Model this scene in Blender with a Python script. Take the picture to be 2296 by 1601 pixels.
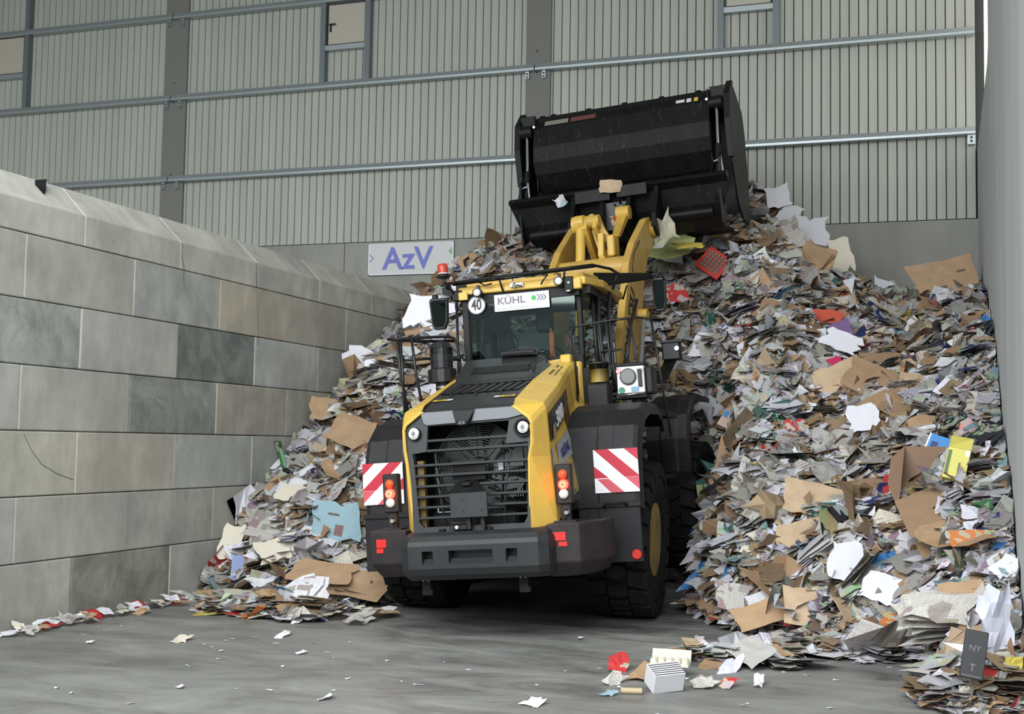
import bpy, math, random
import numpy as np
from mathutils import Vector, Matrix
for o in list(bpy.data.objects): bpy.data.objects.remove(o)
S = bpy.context.scene
COL = S.collection
PI = math.pi

# ================================================================= camera, world, light, exposure
YAW, PITCH, ROLL = .330439, .0686886, .0172008
cam = bpy.data.cameras.new('camera'); camo = bpy.data.objects.new('camera', cam); COL.objects.link(camo)
fw = Vector((-math.sin(YAW)*math.cos(PITCH), math.cos(YAW)*math.cos(PITCH), math.sin(PITCH)))
r0 = Vector((math.cos(YAW), math.sin(YAW), 0)); u0 = r0.cross(fw)
rr = r0*math.cos(ROLL)+u0*math.sin(ROLL); uu = -r0*math.sin(ROLL)+u0*math.cos(ROLL)
camo.matrix_world = Matrix(((rr.x,uu.x,-fw.x,0),(rr.y,uu.y,-fw.y,0),(rr.z,uu.z,-fw.z,1.759),(0,0,0,1)))
cam.sensor_width = 36; cam.lens = 2817.32/2296*36; cam.clip_end = 200
S.camera = camo
S.view_settings.view_transform = 'Standard'; S.view_settings.look = 'None'
S.view_settings.exposure = 0.28; S.view_settings.gamma = 1; S.view_settings.use_curve_mapping = False
W = bpy.data.worlds.new('sky'); S.world = W; W.use_nodes = True
bg = W.node_tree.nodes['Background']; bg.inputs[0].default_value = (.80,.88,1,1); bg.inputs[1].default_value = .45
def area(name, loc, rot, sx, sy, power, col):
    l = bpy.data.lights.new(name, 'AREA'); l.shape = 'RECTANGLE'; l.size = sx; l.size_y = sy; l.energy = power; l.color = col
    o = bpy.data.objects.new(name, l); COL.objects.link(o); o.location = loc; o.rotation_euler = rot; return o
# daylight through the open front of the hall
area('daylight_front', (-5,-7,12.5), (math.radians(52),0,0), 30, 16, 9500, (.95,.98,1))

# ================================================================= material helpers
def mat(name, col=(.5,.5,.5), rough=.6, metal=0, build=None, spec=None):
    m = bpy.data.materials.new(name); m.use_nodes = True
    nt = m.node_tree; b = nt.nodes['Principled BSDF']
    b.inputs['Base Color'].default_value = (*col, 1); b.inputs['Roughness'].default_value = rough; b.inputs['Metallic'].default_value = metal
    if spec is not None: b.inputs['Specular IOR Level'].default_value = spec
    if build: build(nt, b)
    return m
def N(nt, t, **k):
    n = nt.nodes.new(t)
    for a, v in k.items():
        if a.startswith('i_'):
            q = a[2:].replace('_', ' ')
            q = int(q) if q.isdigit() else q
            n.inputs[q].default_value = v
        else: setattr(n, a, v)
    return n
def noise(nt, vec, scale, detail=4, rough=.5, dist=0):
    n = N(nt, 'ShaderNodeTexNoise'); n.inputs['Scale'].default_value = scale; n.inputs['Detail'].default_value = detail
    n.inputs['Roughness'].default_value = rough; n.inputs['Distortion'].default_value = dist
    if vec is not None: nt.links.new(vec, n.inputs['Vector'])
    return n.outputs['Fac']
def ramp(nt, fac, stops):
    r = N(nt, 'ShaderNodeValToRGB'); e = r.color_ramp.elements
    e[0].position, e[0].color = stops[0][0], (*stops[0][1], 1); e[1].position, e[1].color = stops[1][0], (*stops[1][1], 1)
    for p_, c_ in stops[2:]:
        x = e.new(p_); x.color = (*c_, 1)
    nt.links.new(fac, r.inputs[0]); return r.outputs[0]
def mth(nt, op, a, b=0., c=None):
    n = N(nt, 'ShaderNodeMath', operation=op)
    for i, v in enumerate((a, b) if c is None else (a, b, c)):
        if hasattr(v, 'links'): nt.links.new(v, n.inputs[i])
        else: n.inputs[i].default_value = v
    return n.outputs[0]
def mix(nt, fac, a, b, mode='MIX'):
    n = N(nt, 'ShaderNodeMix', data_type='RGBA', blend_type=mode)
    for i, v in ((0, fac), (6, a), (7, b)):
        if hasattr(v, 'links'): nt.links.new(v, n.inputs[i])
        else: n.inputs[i].default_value = v if i == 0 else (*v, 1)
    return n.outputs[2]
def bump(nt, b, h, st=.3, dist=.01):
    n = N(nt, 'ShaderNodeBump'); n.inputs['Strength'].default_value = st; n.inputs['Distance'].default_value = dist
    nt.links.new(h, n.inputs['Height']); nt.links.new(n.outputs[0], b.inputs['Normal'])
def wpos(nt): return N(nt, 'ShaderNodeNewGeometry').outputs['Position']
def mapped(nt, vec, sc):
    n = N(nt, 'ShaderNodeMapping'); n.inputs['Scale'].default_value = sc; nt.links.new(vec, n.inputs['Vector']); return n.outputs[0]

def b_block(nt, b):
    p = wpos(nt); oi = N(nt, 'ShaderNodeObjectInfo')
    c1 = ramp(nt, noise(nt, p, 1.3, 6, .6), [(.3,(.80,.80,.80)),(.7,(1.12,1.12,1.10))])
    c2 = ramp(nt, noise(nt, mapped(nt, p, (1,1.2,.5)), 5, 6, .65), [(.35,(.88,.88,.88)),(.65,(1.07,1.07,1.07))])
    # each block's own casting tone: obj.color; alpha carries how blotchy the stain is
    st = ramp(nt, noise(nt, p, 2.6, 7, .7, .6), [(.35,(.62,.64,.64)),(.62,(1.15,1.15,1.12))])
    base = mix(nt, 1., oi.outputs['Color'], c1, 'MULTIPLY'); base = mix(nt, 1., base, c2, 'MULTIPLY')
    base = mix(nt, mth(nt, 'SUBTRACT', 1., oi.outputs['Alpha']), base, mix(nt, 1., base, st, 'MULTIPLY'))
    nt.links.new(base, b.inputs['Base Color']); bump(nt, b, noise(nt, p, 60, 5, .7), .25, .004)
M_block = mat('cast_concrete_block', (.4,.4,.38), .85, build=b_block, spec=.25)
def b_conc(nt, b):
    p = wpos(nt)
    c = ramp(nt, noise(nt, mapped(nt, p, (1,1,.6)), .9, 7, .6), [(.3,(.26,.26,.235)),(.7,(.35,.35,.32))])
    c2 = ramp(nt, noise(nt, mapped(nt, p, (1,1,.15)), 4, 4, .6), [(.3,(.93,.93,.93)),(.7,(1.05,1.05,1.05))])
    nt.links.new(mix(nt, 1., c, c2, 'MULTIPLY'), b.inputs['Base Color']); bump(nt, b, noise(nt, p, 40, 4), .15, .004)
M_conc = mat('back_wall_concrete', rough=.85, build=b_conc, spec=.25)
def b_rw(nt, b):
    p = wpos(nt)
    c = ramp(nt, noise(nt, mapped(nt, p, (1,1.4,.25)), 1.2, 6, .6), [(.3,(.46,.48,.475)),(.7,(.56,.58,.575))])
    nt.links.new(c, b.inputs['Base Color']); bump(nt, b, noise(nt, p, 30, 4), .1, .004)
M_rwall = mat('right_wall_concrete', rough=.7, build=b_rw, spec=.3)
def b_floor(nt, b):
    p = wpos(nt)
    n = N(nt, 'ShaderNodeMapping'); n.inputs['Scale'].default_value = (.6,1.25,1); n.inputs['Rotation'].default_value = (0,0,.45); nt.links.new(p, n.inputs[0])
    streak = noise(nt, n.outputs[0], 1.6, 8, .68, .5)
    c = ramp(nt, streak, [(.32,(.14,.14,.132)),(.50,(.23,.23,.215)),(.70,(.31,.31,.29))])
    c2 = ramp(nt, noise(nt, p, .5, 3), [(.3,(.8,.8,.8)),(.7,(1.12,1.12,1.12))])
    spk = ramp(nt, noise(nt, p, 55, 2, .8), [(.70,(0,0,0)),(.74,(1,1,1))])
    c = mix(nt, 1., c, c2, 'MULTIPLY')
    c = mix(nt, spk, c, (.42,.42,.40)); nt.links.new(c, b.inputs['Base Color'])
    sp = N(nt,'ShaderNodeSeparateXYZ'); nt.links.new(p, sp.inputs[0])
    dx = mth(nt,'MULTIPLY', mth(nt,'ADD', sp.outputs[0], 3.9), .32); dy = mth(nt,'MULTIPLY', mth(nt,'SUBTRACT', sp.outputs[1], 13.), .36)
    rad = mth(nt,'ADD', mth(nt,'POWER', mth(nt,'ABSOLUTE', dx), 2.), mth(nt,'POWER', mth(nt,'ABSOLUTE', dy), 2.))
    blotch = ramp(nt, mth(nt,'ADD', rad, mth(nt,'MULTIPLY', streak, .9)), [(.45,(.42,.42,.42)),(1.0,(1,1,1))])  # floor colour darkens in a ragged patch around the loader's rear axle
    c = mix(nt, 1., c, blotch, 'MULTIPLY'); nt.links.new(c, b.inputs['Base Color'])
    nt.links.new(ramp(nt, streak, [(.3,(.22,.22,.22)),(.62,(.62,.62,.62))]), b.inputs['Roughness'])
    bump(nt, b, noise(nt, n.outputs[0], 22, 6, .7), .25, .006)
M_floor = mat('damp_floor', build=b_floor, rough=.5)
def b_clad(nt, b):
    p = wpos(nt)
    c = ramp(nt, noise(nt, mapped(nt, p, (3,1,.3)), 1.5, 4), [(.3,(.40,.415,.37)),(.7,(.46,.475,.42))])
    nt.links.new(c, b.inputs['Base Color'])
M_clad = mat('pale_green_grey_sheet_steel', rough=.5, build=b_clad, spec=.35)
M_seam = mat('dark_seam', (.06,.065,.06), .8)
M_girt = mat('galvanised_girt', (.42,.47,.48), .38, .55)
M_post = mat('grey_steel_post', (.17,.20,.21), .5, .3)
M_hatch = mat('cream_hatch', (.48,.45,.375), .5)
M_blackp = mat('black_plastic', (.012,.012,.014), .42)
M_ceil = mat('roof_underside', (.30,.31,.30), .8)
M_glow = mat('added_glow_sheet', (.8,.8,.76), .6)  # added panel whose own glow imitates the bright strip above the wall
nb = M_glow.node_tree.nodes['Principled BSDF']; nb.inputs['Emission Color'].default_value = (1,.98,.92,1); nb.inputs['Emission Strength'].default_value = .75

def grime(base, blotch, amt=.5, sc=3.):
    def f(nt, b):
        p = wpos(nt); m_ = ramp(nt, noise(nt, p, sc, 8, .7), [(.42,(0,0,0)),(.72,(amt,amt,amt))])
        nt.links.new(mix(nt, m_, base, blotch), b.inputs['Base Color'])
    return f
M_yel = mat('loader_yellow', rough=.38, build=grime((.70,.45,.075),(.40,.28,.11),.35,5))
M_yela = mat('lift_arm_yellow', rough=.42, build=grime((.60,.385,.085),(.30,.20,.09),.55,3))
M_yeld = mat('loader_yellow_dirty', rough=.5, build=grime((.66,.42,.07),(.20,.14,.06),.55,4))
M_rim = mat('rim_yellow', rough=.6, build=grime((.36,.23,.05),(.06,.045,.025),.9,5))
M_dk = mat('charcoal_panel', rough=.42, build=grime((.021,.024,.026),(.06,.056,.05),.30,5))
M_dk2 = mat('charcoal_plastic', rough=.5, spec=.32, build=grime((.013,.0125,.0145),(.04,.036,.034),.4,3))
M_gry = mat('grey_hood_insert', (.20,.21,.22), .35, .2)
M_blk = mat('black_steel', rough=.5, spec=.28, build=grime((.006,.006,.0065),(.028,.026,.024),.35,6))
M_cw = mat('counterweight_grey', rough=.45, spec=.35, build=grime((.019,.021,.023),(.05,.045,.04),.35,3))
M_box = mat('brown_black_box', rough=.55, spec=.3, build=grime((.021,.017,.018),(.055,.042,.038),.45,5))
M_tyre = mat('dusty_tyre_rubber', rough=.8, spec=.18, build=grime((.009,.009,.009),(.028,.026,.023),.6,6))
def b_bk(nt, b):
    p = wpos(nt)
    m1 = ramp(nt, noise(nt, mapped(nt, p, (1,1,.4)), 5, 9, .75), [(.45,(0,0,0)),(.75,(.6,.6,.6))])
    m2 = ramp(nt, noise(nt, mapped(nt, p, (6,2,.7)), 5, 5, .7, 1.6), [(.635,(0,0,0)),(.66,(1,1,1))])
    c = mix(nt, m1, (.005,.005,.0055), (.020,.019,.017)); c = mix(nt, mth(nt,'MULTIPLY', m2, .35), c, (.22,.21,.19))
    nt.links.new(c, b.inputs['Base Color'])
M_bk = mat('scuffed_black_bucket', rough=.5, spec=.25, build=b_bk)
M_white = mat('white_print', (.80,.80,.82), .4)
M_red = mat('hazard_red', (.50,.028,.05), .35)
M_pink = mat('faded_hazard_red', (.60,.10,.13), .35)
M_navy = mat('navy_print', (.025,.04,.16), .45)
M_green = mat('green_print', (.06,.42,.08), .45)
M_lgrey = mat('grey_print', (.17,.17,.19), .45)
M_vlg = mat('faint_grey_print', (.42,.43,.45), .45)
M_signb = mat('sign_letter_blue', (.17,.19,.56), .5)
M_signw = mat('sign_white', (.62,.63,.62), .45)
M_signf = mat('sign_edge_white', (.88,.88,.88), .45)
M_sgreen = mat('sign_green', (.16,.45,.22), .5)
M_chrome = mat('chrome', (.75,.75,.75), .15, 1)
M_steel = mat('bright_plate', (.62,.60,.60), .3, .4)
M_refl = mat('red_reflector', (.62,.03,.025), .3)
M_orange = mat('amber_lens', (.55,.10,.03), .2)
M_beacon = mat('red_orange_beacon_dome', (.50,.06,.03), .25)
def emis(name, col, st, base=(.5,.5,.5)):
    m = mat(name, base, .25); b = m.node_tree.nodes['Principled BSDF']
    b.inputs['Emission Color'].default_value = (*col,1); b.inputs['Emission Strength'].default_value = st; return m
M_redlit = emis('lit_red_lens', (1,.02,.01), 14, (.7,.02,.02))
M_redlit2 = emis('lit_red_ring', (1,.22,.07), 9, (.8,.1,.05))
M_ledw = mat('clear_lamp_lens', (.75,.73,.70), .12)
M_led = emis('green_led', (.3,1,.4), 6)
M_seat = mat('seat_cloth', (.05,.055,.055), .8)
M_belt = mat('orange_belt', (.65,.13,.04), .6)
M_fan = mat('fan_metal', (.13,.15,.14), .4, .4)
M_fluid = mat('yellow_grease', (.72,.52,.16), .35)
M_label_y = mat('yellow_sticker', (.72,.46,.05), .4)
M_label_w = mat('white_sticker', (.7,.7,.7), .4)
M_label_r = mat('faded_red_sticker', (.14,.05,.04), .5)
M_label_g = mat('faded_grey_sticker', (.22,.21,.18), .5)
def glass(name, tint, gl=.12):
    m = bpy.data.materials.new(name); m.use_nodes = True; nt = m.node_tree; nt.nodes.clear()
    o = N(nt,'ShaderNodeOutputMaterial'); t = N(nt,'ShaderNodeBsdfTransparent'); t.inputs[0].default_value = (*tint,1)
    g = N(nt,'ShaderNodeBsdfGlossy'); g.inputs['Roughness'].default_value = .03; g.inputs[0].default_value = (.9,1,.97,1)
    f = N(nt,'ShaderNodeFresnel'); f.inputs[0].default_value = 1.5
    k = mth(nt,'MAXIMUM', f.outputs[0], gl*.4); mx = N(nt,'ShaderNodeMixShader')
    nt.links.new(k, mx.inputs[0]); nt.links.new(t.outputs[0], mx.inputs[1]); nt.links.new(g.outputs[0], mx.inputs[2]); nt.links.new(mx.outputs[0], o.inputs[0])
    return m
M_glass = glass('tinted_cab_glass', (.74,.82,.79), .10)
M_clear = glass('clear_plastic', (.80,.80,.76), .1)

# paper: colour from the point attribute "col", print from "puv" (u, v in metres, kind)
def b_paper(nt, b):
    a = N(nt,'ShaderNodeAttribute', attribute_name='col'); q = N(nt,'ShaderNodeAttribute', attribute_name='puv')
    oi = N(nt,'ShaderNodeObjectInfo')
    sx = N(nt,'ShaderNodeSeparateXYZ'); nt.links.new(q.outputs['Vector'], sx.inputs[0]); u, v, k = sx.outputs
    cx = N(nt,'ShaderNodeCombineXYZ'); nt.links.new(u, cx.inputs[0]); nt.links.new(v, cx.inputs[1]); uv = cx.outputs[0]
    near = lambda c: mth(nt,'LESS_THAN', mth(nt,'ABSOLUTE', mth(nt,'SUBTRACT', k, c)), .4)
    lines = mth(nt,'GREATER_THAN', mth(nt,'SINE', mth(nt,'MULTIPLY', v, 520.)), .1)
    words = mth(nt,'GREATER_THAN', noise(nt, mapped(nt, uv, (1,2.,1)), 90, 1), .44)
    cols = mth(nt,'GREATER_THAN', mth(nt,'FRACT', mth(nt,'MULTIPLY', u, 18.)), .10)
    txt = mth(nt,'MULTIPLY', mth(nt,'MULTIPLY', lines, words), cols)
    vo = N(nt,'ShaderNodeTexVoronoi', distance='CHEBYCHEV'); vo.inputs['Scale'].default_value = 9; nt.links.new(uv, vo.inputs['Vector'])
    pic = N(nt,'ShaderNodeSeparateColor'); nt.links.new(vo.outputs['Color'], pic.inputs[0])
    ispic = mth(nt,'GREATER_THAN', pic.outputs[0], .80)
    picc = mix(nt, .88, vo.outputs['Color'], (.16,.15,.14)); base = a.outputs['Color']
    c1 = mix(nt, mth(nt,'MULTIPLY', txt, .50), base, (.05,.05,.05)); c1 = mix(nt, mth(nt,'MULTIPLY', ispic, .75), c1, picc)
    # coloured print
    vo2 = N(nt,'ShaderNodeTexVoronoi'); vo2.inputs['Scale'].default_value = 13; nt.links.new(uv, vo2.inputs['Vector'])
    s2 = N(nt,'ShaderNodeSeparateColor'); nt.links.new(vo2.outputs['Color'], s2.inputs[0])
    c3 = mix(nt, mth(nt,'MULTIPLY', mth(nt,'GREATER_THAN', s2.outputs[1], .66), .7), base, mix(nt, .66, vo2.outputs['Color'], (.42,.36,.30)))
    # corrugated board
    cor = mth(nt,'MULTIPLY', mth(nt,'SINE', mth(nt,'MULTIPLY', u, 900.)), .03)
    nn = noise(nt, uv, 6, 5, .6)
    c2 = mix(nt, 1., base, ramp(nt, nn, [(.3,(.82,.81,.80)),(.7,(1.08,1.08,1.08))]), 'MULTIPLY')
    c = mix(nt, near(1.), base, c1); c = mix(nt, near(3.), c, c3); c = mix(nt, near(2.), c, c2)
    br = mth(nt,'MULTIPLY_ADD', oi.outputs['Random'], .3, .85)
    cb = N(nt,'ShaderNodeCombineColor'); [nt.links.new(br, cb.inputs[i]) for i in range(3)]
    nt.links.new(mix(nt, 1., c, cb.outputs[0], 'MULTIPLY'), b.inputs['Base Color'])
    bump(nt, b, nn, .35, .01)
M_paper = mat('waste_paper', rough=.62, build=b_paper, spec=.3)

# ================================================================= mesh helpers
class MB:
    def __init__(s, xf=None): s.v=[]; s.f=[]; s.m=[]; s.s=[]; s.xf=xf; s.mats=[]
    def mi(s, m):
        if m not in s.mats: s.mats.append(m)
        return s.mats.index(m)
    def add(s, vs, fs, m, smooth=False):
        n = len(s.v); s.v += [tuple(v) for v in vs]; i = s.mi(m)
        for f in fs: s.f.append(tuple(n+k for k in f)); s.m.append(i); s.s.append(smooth)
        return s
    def box(s, x0,x1,y0,y1,z0,z1, m, R=None, c=0):
        if c:   # chamfered vertical+horizontal edges
            return s.cbox(x0,x1,y0,y1,z0,z1,m,c,R)
        vs = [(x,y,z) for x in (x0,x1) for y in (y0,y1) for z in (z0,z1)]
        if R: vs = [R(v) for v in vs]
        return s.add(vs, [(0,1,3,2),(4,6,7,5),(0,4,5,1),(2,3,7,6),(0,2,6,4),(1,5,7,3)], m)
    def cbox(s, x0,x1,y0,y1,z0,z1, m, c, R=None):
        vs=[]; ix={}
        for i,x in enumerate((x0,x1)):
            for j,y in enumerate((y0,y1)):
                for k,z in enumerate((z0,z1)):
                    sx,sy,sz = (c,-c)[i],(c,-c)[j],(c,-c)[k]
                    ix[i,j,k]=len(vs); vs += [(x,y+sy,z+sz),(x+sx,y,z+sz),(x+sx,y+sy,z)]
        if R: vs=[R(v) for v in vs]
        I=lambda i,j,k,a: ix[i,j,k]+a
        fs=[]
        for i in (0,1): fs.append([I(i,0,0,0),I(i,1,0,0),I(i,1,1,0),I(i,0,1,0)])
        for j in (0,1): fs.append([I(0,j,0,1),I(1,j,0,1),I(1,j,1,1),I(0,j,1,1)])
        for k in (0,1): fs.append([I(0,0,k,2),I(1,0,k,2),I(1,1,k,2),I(0,1,k,2)])
        for i in (0,1):
            for j in (0,1): fs.append([I(i,j,0,0),I(i,j,1,0),I(i,j,1,1),I(i,j,0,1)])
            for k in (0,1): fs.append([I(i,0,k,0),I(i,1,k,0),I(i,1,k,2),I(i,0,k,2)])
        for j in (0,1):
            for k in (0,1): fs.append([I(0,j,k,1),I(1,j,k,1),I(1,j,k,2),I(0,j,k,2)])
        for k3 in ix: b=ix[k3]; fs.append([b,b+1,b+2])
        return s.add(vs, fs, m)
    def prism(s, poly, ax, a0, a1, m, smooth=False, R=None):
        # poly in the two other axes, in xyz order
        def P(p, a):
            return {'x':(a,p[0],p[1]),'y':(p[0],a,p[1]),'z':(p[0],p[1],a)}[ax]
        n=len(poly); vs=[P(p,a0) for p in poly]+[P(p,a1) for p in poly]
        if R: vs=[R(v) for v in vs]
        return s.add(vs, [tuple(range(n))[::-1], tuple(range(n,2*n))]+[(i,(i+1)%n,n+(i+1)%n,n+i) for i in range(n)], m, smooth)
    def loft(s, A, B, m, caps=True, smooth=False):
        n=len(A); fs=[(i,(i+1)%n,n+(i+1)%n,n+i) for i in range(n)]
        if caps: fs += [tuple(range(n))[::-1], tuple(range(n,2*n))]
        return s.add(list(A)+list(B), fs, m, smooth)
    def strip(s, A, B, m, smooth=False):    # open sheet between two polylines
        n=len(A); return s.add(list(A)+list(B), [(i,i+1,n+i+1,n+i) for i in range(n-1)], m, smooth)
    def tube(s, pts, r, m, n=8, closed=False):
        pts=[Vector(p) for p in pts]; rings=[]; k=len(pts)
        for i,p in enumerate(pts):
            a=pts[(i-1)%k] if (i or closed) else p; b=pts[(i+1)%k] if (i<k-1 or closed) else p
            t=(b-a).normalized(); h=Vector((0,0,1)) if abs(t.z)<.9 else Vector((1,0,0))
            x=t.cross(h).normalized(); y=t.cross(x)
            rings.append([p+(x*math.cos(2*PI*j/n)+y*math.sin(2*PI*j/n))*r for j in range(n)])
        vs=[v for R_ in rings for v in R_]; fs=[]
        for i in range(k if closed else k-1):
            for j in range(n): a=i*n; b=((i+1)%k)*n; fs.append((a+j,a+(j+1)%n,b+(j+1)%n,b+j))
        if not closed: fs += [tuple(range(n))[::-1], tuple(range((k-1)*n,k*n))]
        return s.add(vs, fs, m, True)
    def cyl(s, p0, p1, r0, m, r1=None, n=20):
        return s.lathe([(r0,0),(r0 if r1 is None else r1,1)], p0, p1, m, n)
    def lathe(s, prof, p0, p1, m, n=24, smooth=True):   # prof: (radius, t along p0->p1)
        p0=Vector(p0); p1=Vector(p1); t=(p1-p0); tn=t.normalized(); h=Vector((0,0,1)) if abs(tn.z)<.9 else Vector((1,0,0))
        x=tn.cross(h).normalized(); y=tn.cross(x); vs=[]
        for r,k in prof:
            for j in range(n): vs.append(p0+t*k+(x*math.cos(2*PI*j/n)+y*math.sin(2*PI*j/n))*r)
        K=len(prof); fs=[(i*n+j,i*n+(j+1)%n,(i+1)*n+(j+1)%n,(i+1)*n+j) for i in range(K-1) for j in range(n)]
        q=len(s.v); s.add(vs, fs, m, smooth)
        s.add(vs[:n], [tuple(range(n))[::-1]], m); s.add(vs[-n:], [tuple(range(n))], m)
        return s
    def text(s, body, size, place, m, bold=.0, sx=1., align='CENTER', depth=0.002, shear=0):
        c=bpy.data.curves.new('t','FONT'); c.body=body; c.size=size; c.align_x=align; c.align_y='CENTER'; c.offset=bold; c.resolution_u=3; c.extrude=depth; c.shear=shear
        o=bpy.data.objects.new('t',c); COL.objects.link(o); dg=bpy.context.evaluated_depsgraph_get(); me=bpy.data.meshes.new_from_object(o.evaluated_get(dg))
        vs=[place(Vector((v.co.x*sx,v.co.y,v.co.z))) for v in me.vertices]; fs=[tuple(p.vertices) for p in me.polygons]
        bpy.data.objects.remove(o); bpy.data.curves.remove(c); bpy.data.meshes.remove(me)
        return s.add(vs, fs, m)
    def build(s, name, parent=None, bevel=0, seg=2, fixn=True):
        me=bpy.data.meshes.new(name); vs=[s.xf(v) for v in s.v] if s.xf else s.v
        me.from_pydata([tuple(v) for v in vs], [], s.f)
        for m in s.mats: me.materials.append(m)
        me.polygons.foreach_set('material_index', s.m); me.polygons.foreach_set('use_smooth', s.s)
        if fixn:
            import bmesh
            b=bmesh.new(); b.from_mesh(me); bmesh.ops.remove_doubles(b, verts=b.verts, dist=1e-5) if not any(s.s) else None
            bmesh.ops.recalc_face_normals(b, faces=b.faces); b.to_mesh(me); b.free()
        me.update(); o=bpy.data.objects.new(name, me); COL.objects.link(o)
        if parent: o.parent=parent
        if bevel:
            d=o.modifiers.new('bevel','BEVEL'); d.width=bevel; d.segments=seg; d.limit_method='ANGLE'; d.angle_limit=.6; d.harden_normals=False
        return o
def empty(name, loc=(0,0,0), rz=0, parent=None):
    o=bpy.data.objects.new(name,None); COL.objects.link(o); o.location=loc; o.rotation_euler=(0,0,rz); o.empty_display_size=.2
    if parent: o.parent=parent
    return o
def tag(o, label=None, cat=None, group=None, kind=None):
    if label: o['label']=label
    if cat: o['category']=cat
    if group: o['group']=group
    if kind: o['kind']=kind
    return o
def circ(cx, cy, r, n=20, a0=0): return [(cx+r*math.cos(a0+2*PI*i/n), cy+r*math.sin(a0+2*PI*i/n)) for i in range(n)]

# ================================================================= the setting
LX, BY, RX = -7.89, 21.7, .573       # left wall face, back wall face, right wall face
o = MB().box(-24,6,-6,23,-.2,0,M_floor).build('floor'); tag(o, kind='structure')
o = MB().box(-24,6,2.6,23,11.7,12.0,M_ceil).build('ceiling'); tag(o, kind='structure')
# ---- left wall of big concrete blocks
wl = empty('wall_left', (LX,10.119,0)); tag(wl, kind='structure')
BL, BH = 1.62777, .6
random.seed(4)
blk = MB().box(-.60,0,.004,BL-.004,.004,BH-.004,M_block).build('concrete_block', wl, bevel=.012)
core = MB().box(-.57,-.03,-8,11.55,0,3.86,mat('joint_core',(.12,.12,.11),.9)).build('joint_core', wl)
M_seal = mat('pale_joint_sealant',(.66,.65,.58),.8)
TONES = [(.50,.495,.445),(.47,.47,.43),(.52,.51,.45),(.48,.48,.45),(.45,.45,.42),(.50,.50,.47)]
special = {(4,1):((.25,.265,.255),.0),(3,1):((.34,.35,.33),.1),(3,0):((.50,.50,.455),.9),(0,0):((.30,.305,.265),.1),(5,2):((.52,.475,.40),.8),(5,3):((.48,.46,.40),.9),(4,-1):((.43,.45,.43),.2),
           (4,2):((.53,.54,.53),.8),(2,-1):((.53,.515,.44),.9),(2,0):((.52,.495,.43),.9),(2,1):((.51,.52,.49),.9),(3,2):((.48,.455,.395),.7),(5,1):((.46,.47,.45),.6),(5,0):((.49,.48,.43),.9),(1,1):((.44,.445,.41),.6)}
first=True
for row in range(6):
    off = 0 if row%2==0 else -.5       # rows 0,2,4 carry joints at k, rows 1,3,5 at k-.5
    for k in range(-4,8):
        y = (k+off)*BL
        if y > 11.6: continue
        b_ = blk if first else blk.copy()
        if not first: COL.objects.link(b_); b_.parent = wl
        first=False
        b_.location=(random.uniform(-.004,.004), y, row*BH)
        if random.random()<.75: MB().box(-.03,-.006,y-random.uniform(.007,.012),y+random.uniform(.006,.011),row*BH+.012,row*BH+BH-.012,M_seal).build('joint_sealant', wl)
        c,a = special.get((row,k),(random.choice(TONES),random.uniform(.6,1)))
        b_.color=(*c,a)
cap = None
for k in range(-4,8):
    y=k*BL
    if y>11.6: continue
    if cap is None:
        cap=MB().prism([(0,.004),(0,.30),(-.30,.60),(-.60,.30),(-.60,.004)],'y',.006,BL-.006,M_block).build('capping_block', wl, bevel=.01); b_=cap
    else: b_=cap.copy(); COL.objects.link(b_); b_.parent=wl
    MB().prism([(-.006,3.61),(-.006,3.895),(-.302,4.192),(-.33,4.16),(-.03,3.86),(-.03,3.61)],'y',y-.012,y+.012,M_seal).build('joint_sealant', wl)
    b_.location=(0,y,3.6); b_.color=(*[v*1.14 for v in random.choice(TONES[:4])],random.uniform(.7,1))
for pts in (((.001,1.65,3.89),(.001,1.65,3.74),(.001,1.70,3.63),(.001,1.70,3.46)),((.001,3.24,3.90),(.001,3.25,3.57),(.001,3.32,3.09),(.001,3.33,2.90)),((.001,-0.74,1.77),(.001,-0.63,1.62),(.001,-0.48,1.49),(.001,-0.26,1.40),(.001,-0.03,1.34)),):
    MB().tube(pts,.0035,M_seam,5).build('hairline_crack', wl)
# ---- back wall
M_colc = mat('column_concrete',(.20,.20,.185),.85,spec=.2)
wb = empty('wall_back', (0,BY,0)); tag(wb, kind='structure')
for x0,x1 in ((-24,-15.2),(-15.2,-10.9),(-10.9,-7.2),(-7.2,-3.3),(-3.3,1.2)):
    MB().box(x0+.006,x1-.006,0,.25,0,5.56,M_conc).build('concrete_panel', wb, bevel=.008)
MB().box(-24,1.5,.20,.3,5.5,12.4,M_seam).build('backing_sheet', wb)
PITCHX=.1552; st=None; i=0
x=-20.4-24*PITCHX
while x < .52:
    if st is None:
        st=MB().prism([(.003,.05),(.008,.008),(.014,0),(.100,0),(.102,.003),(.109,.003),(.111,0),(.141,0),(.147,.008),(.152,.05)],'z',0,6.85,M_clad).build('cladding_plank', wb); b_=st
    else: b_=st.copy(); COL.objects.link(b_); b_.parent=wb
    b_.location=(x,.02,5.575); x+=PITCHX
for x0,x1 in ((-15.09,-14.56),(-7.26,-6.78)):
    c_=MB().box(x0,x1,-.04,.25,5.4,12.3,M_colc).build('concrete_column', wb, bevel=.015)
    for z in (5.0,6.2,7.7,8.1,9.5):
        MB().cyl(((x0+x1)/2-.02,-.045,z+.9),((x0+x1)/2-.02,-.03,z+.9),.022,M_seam,n=10).build('tie_hole', c_)
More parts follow.
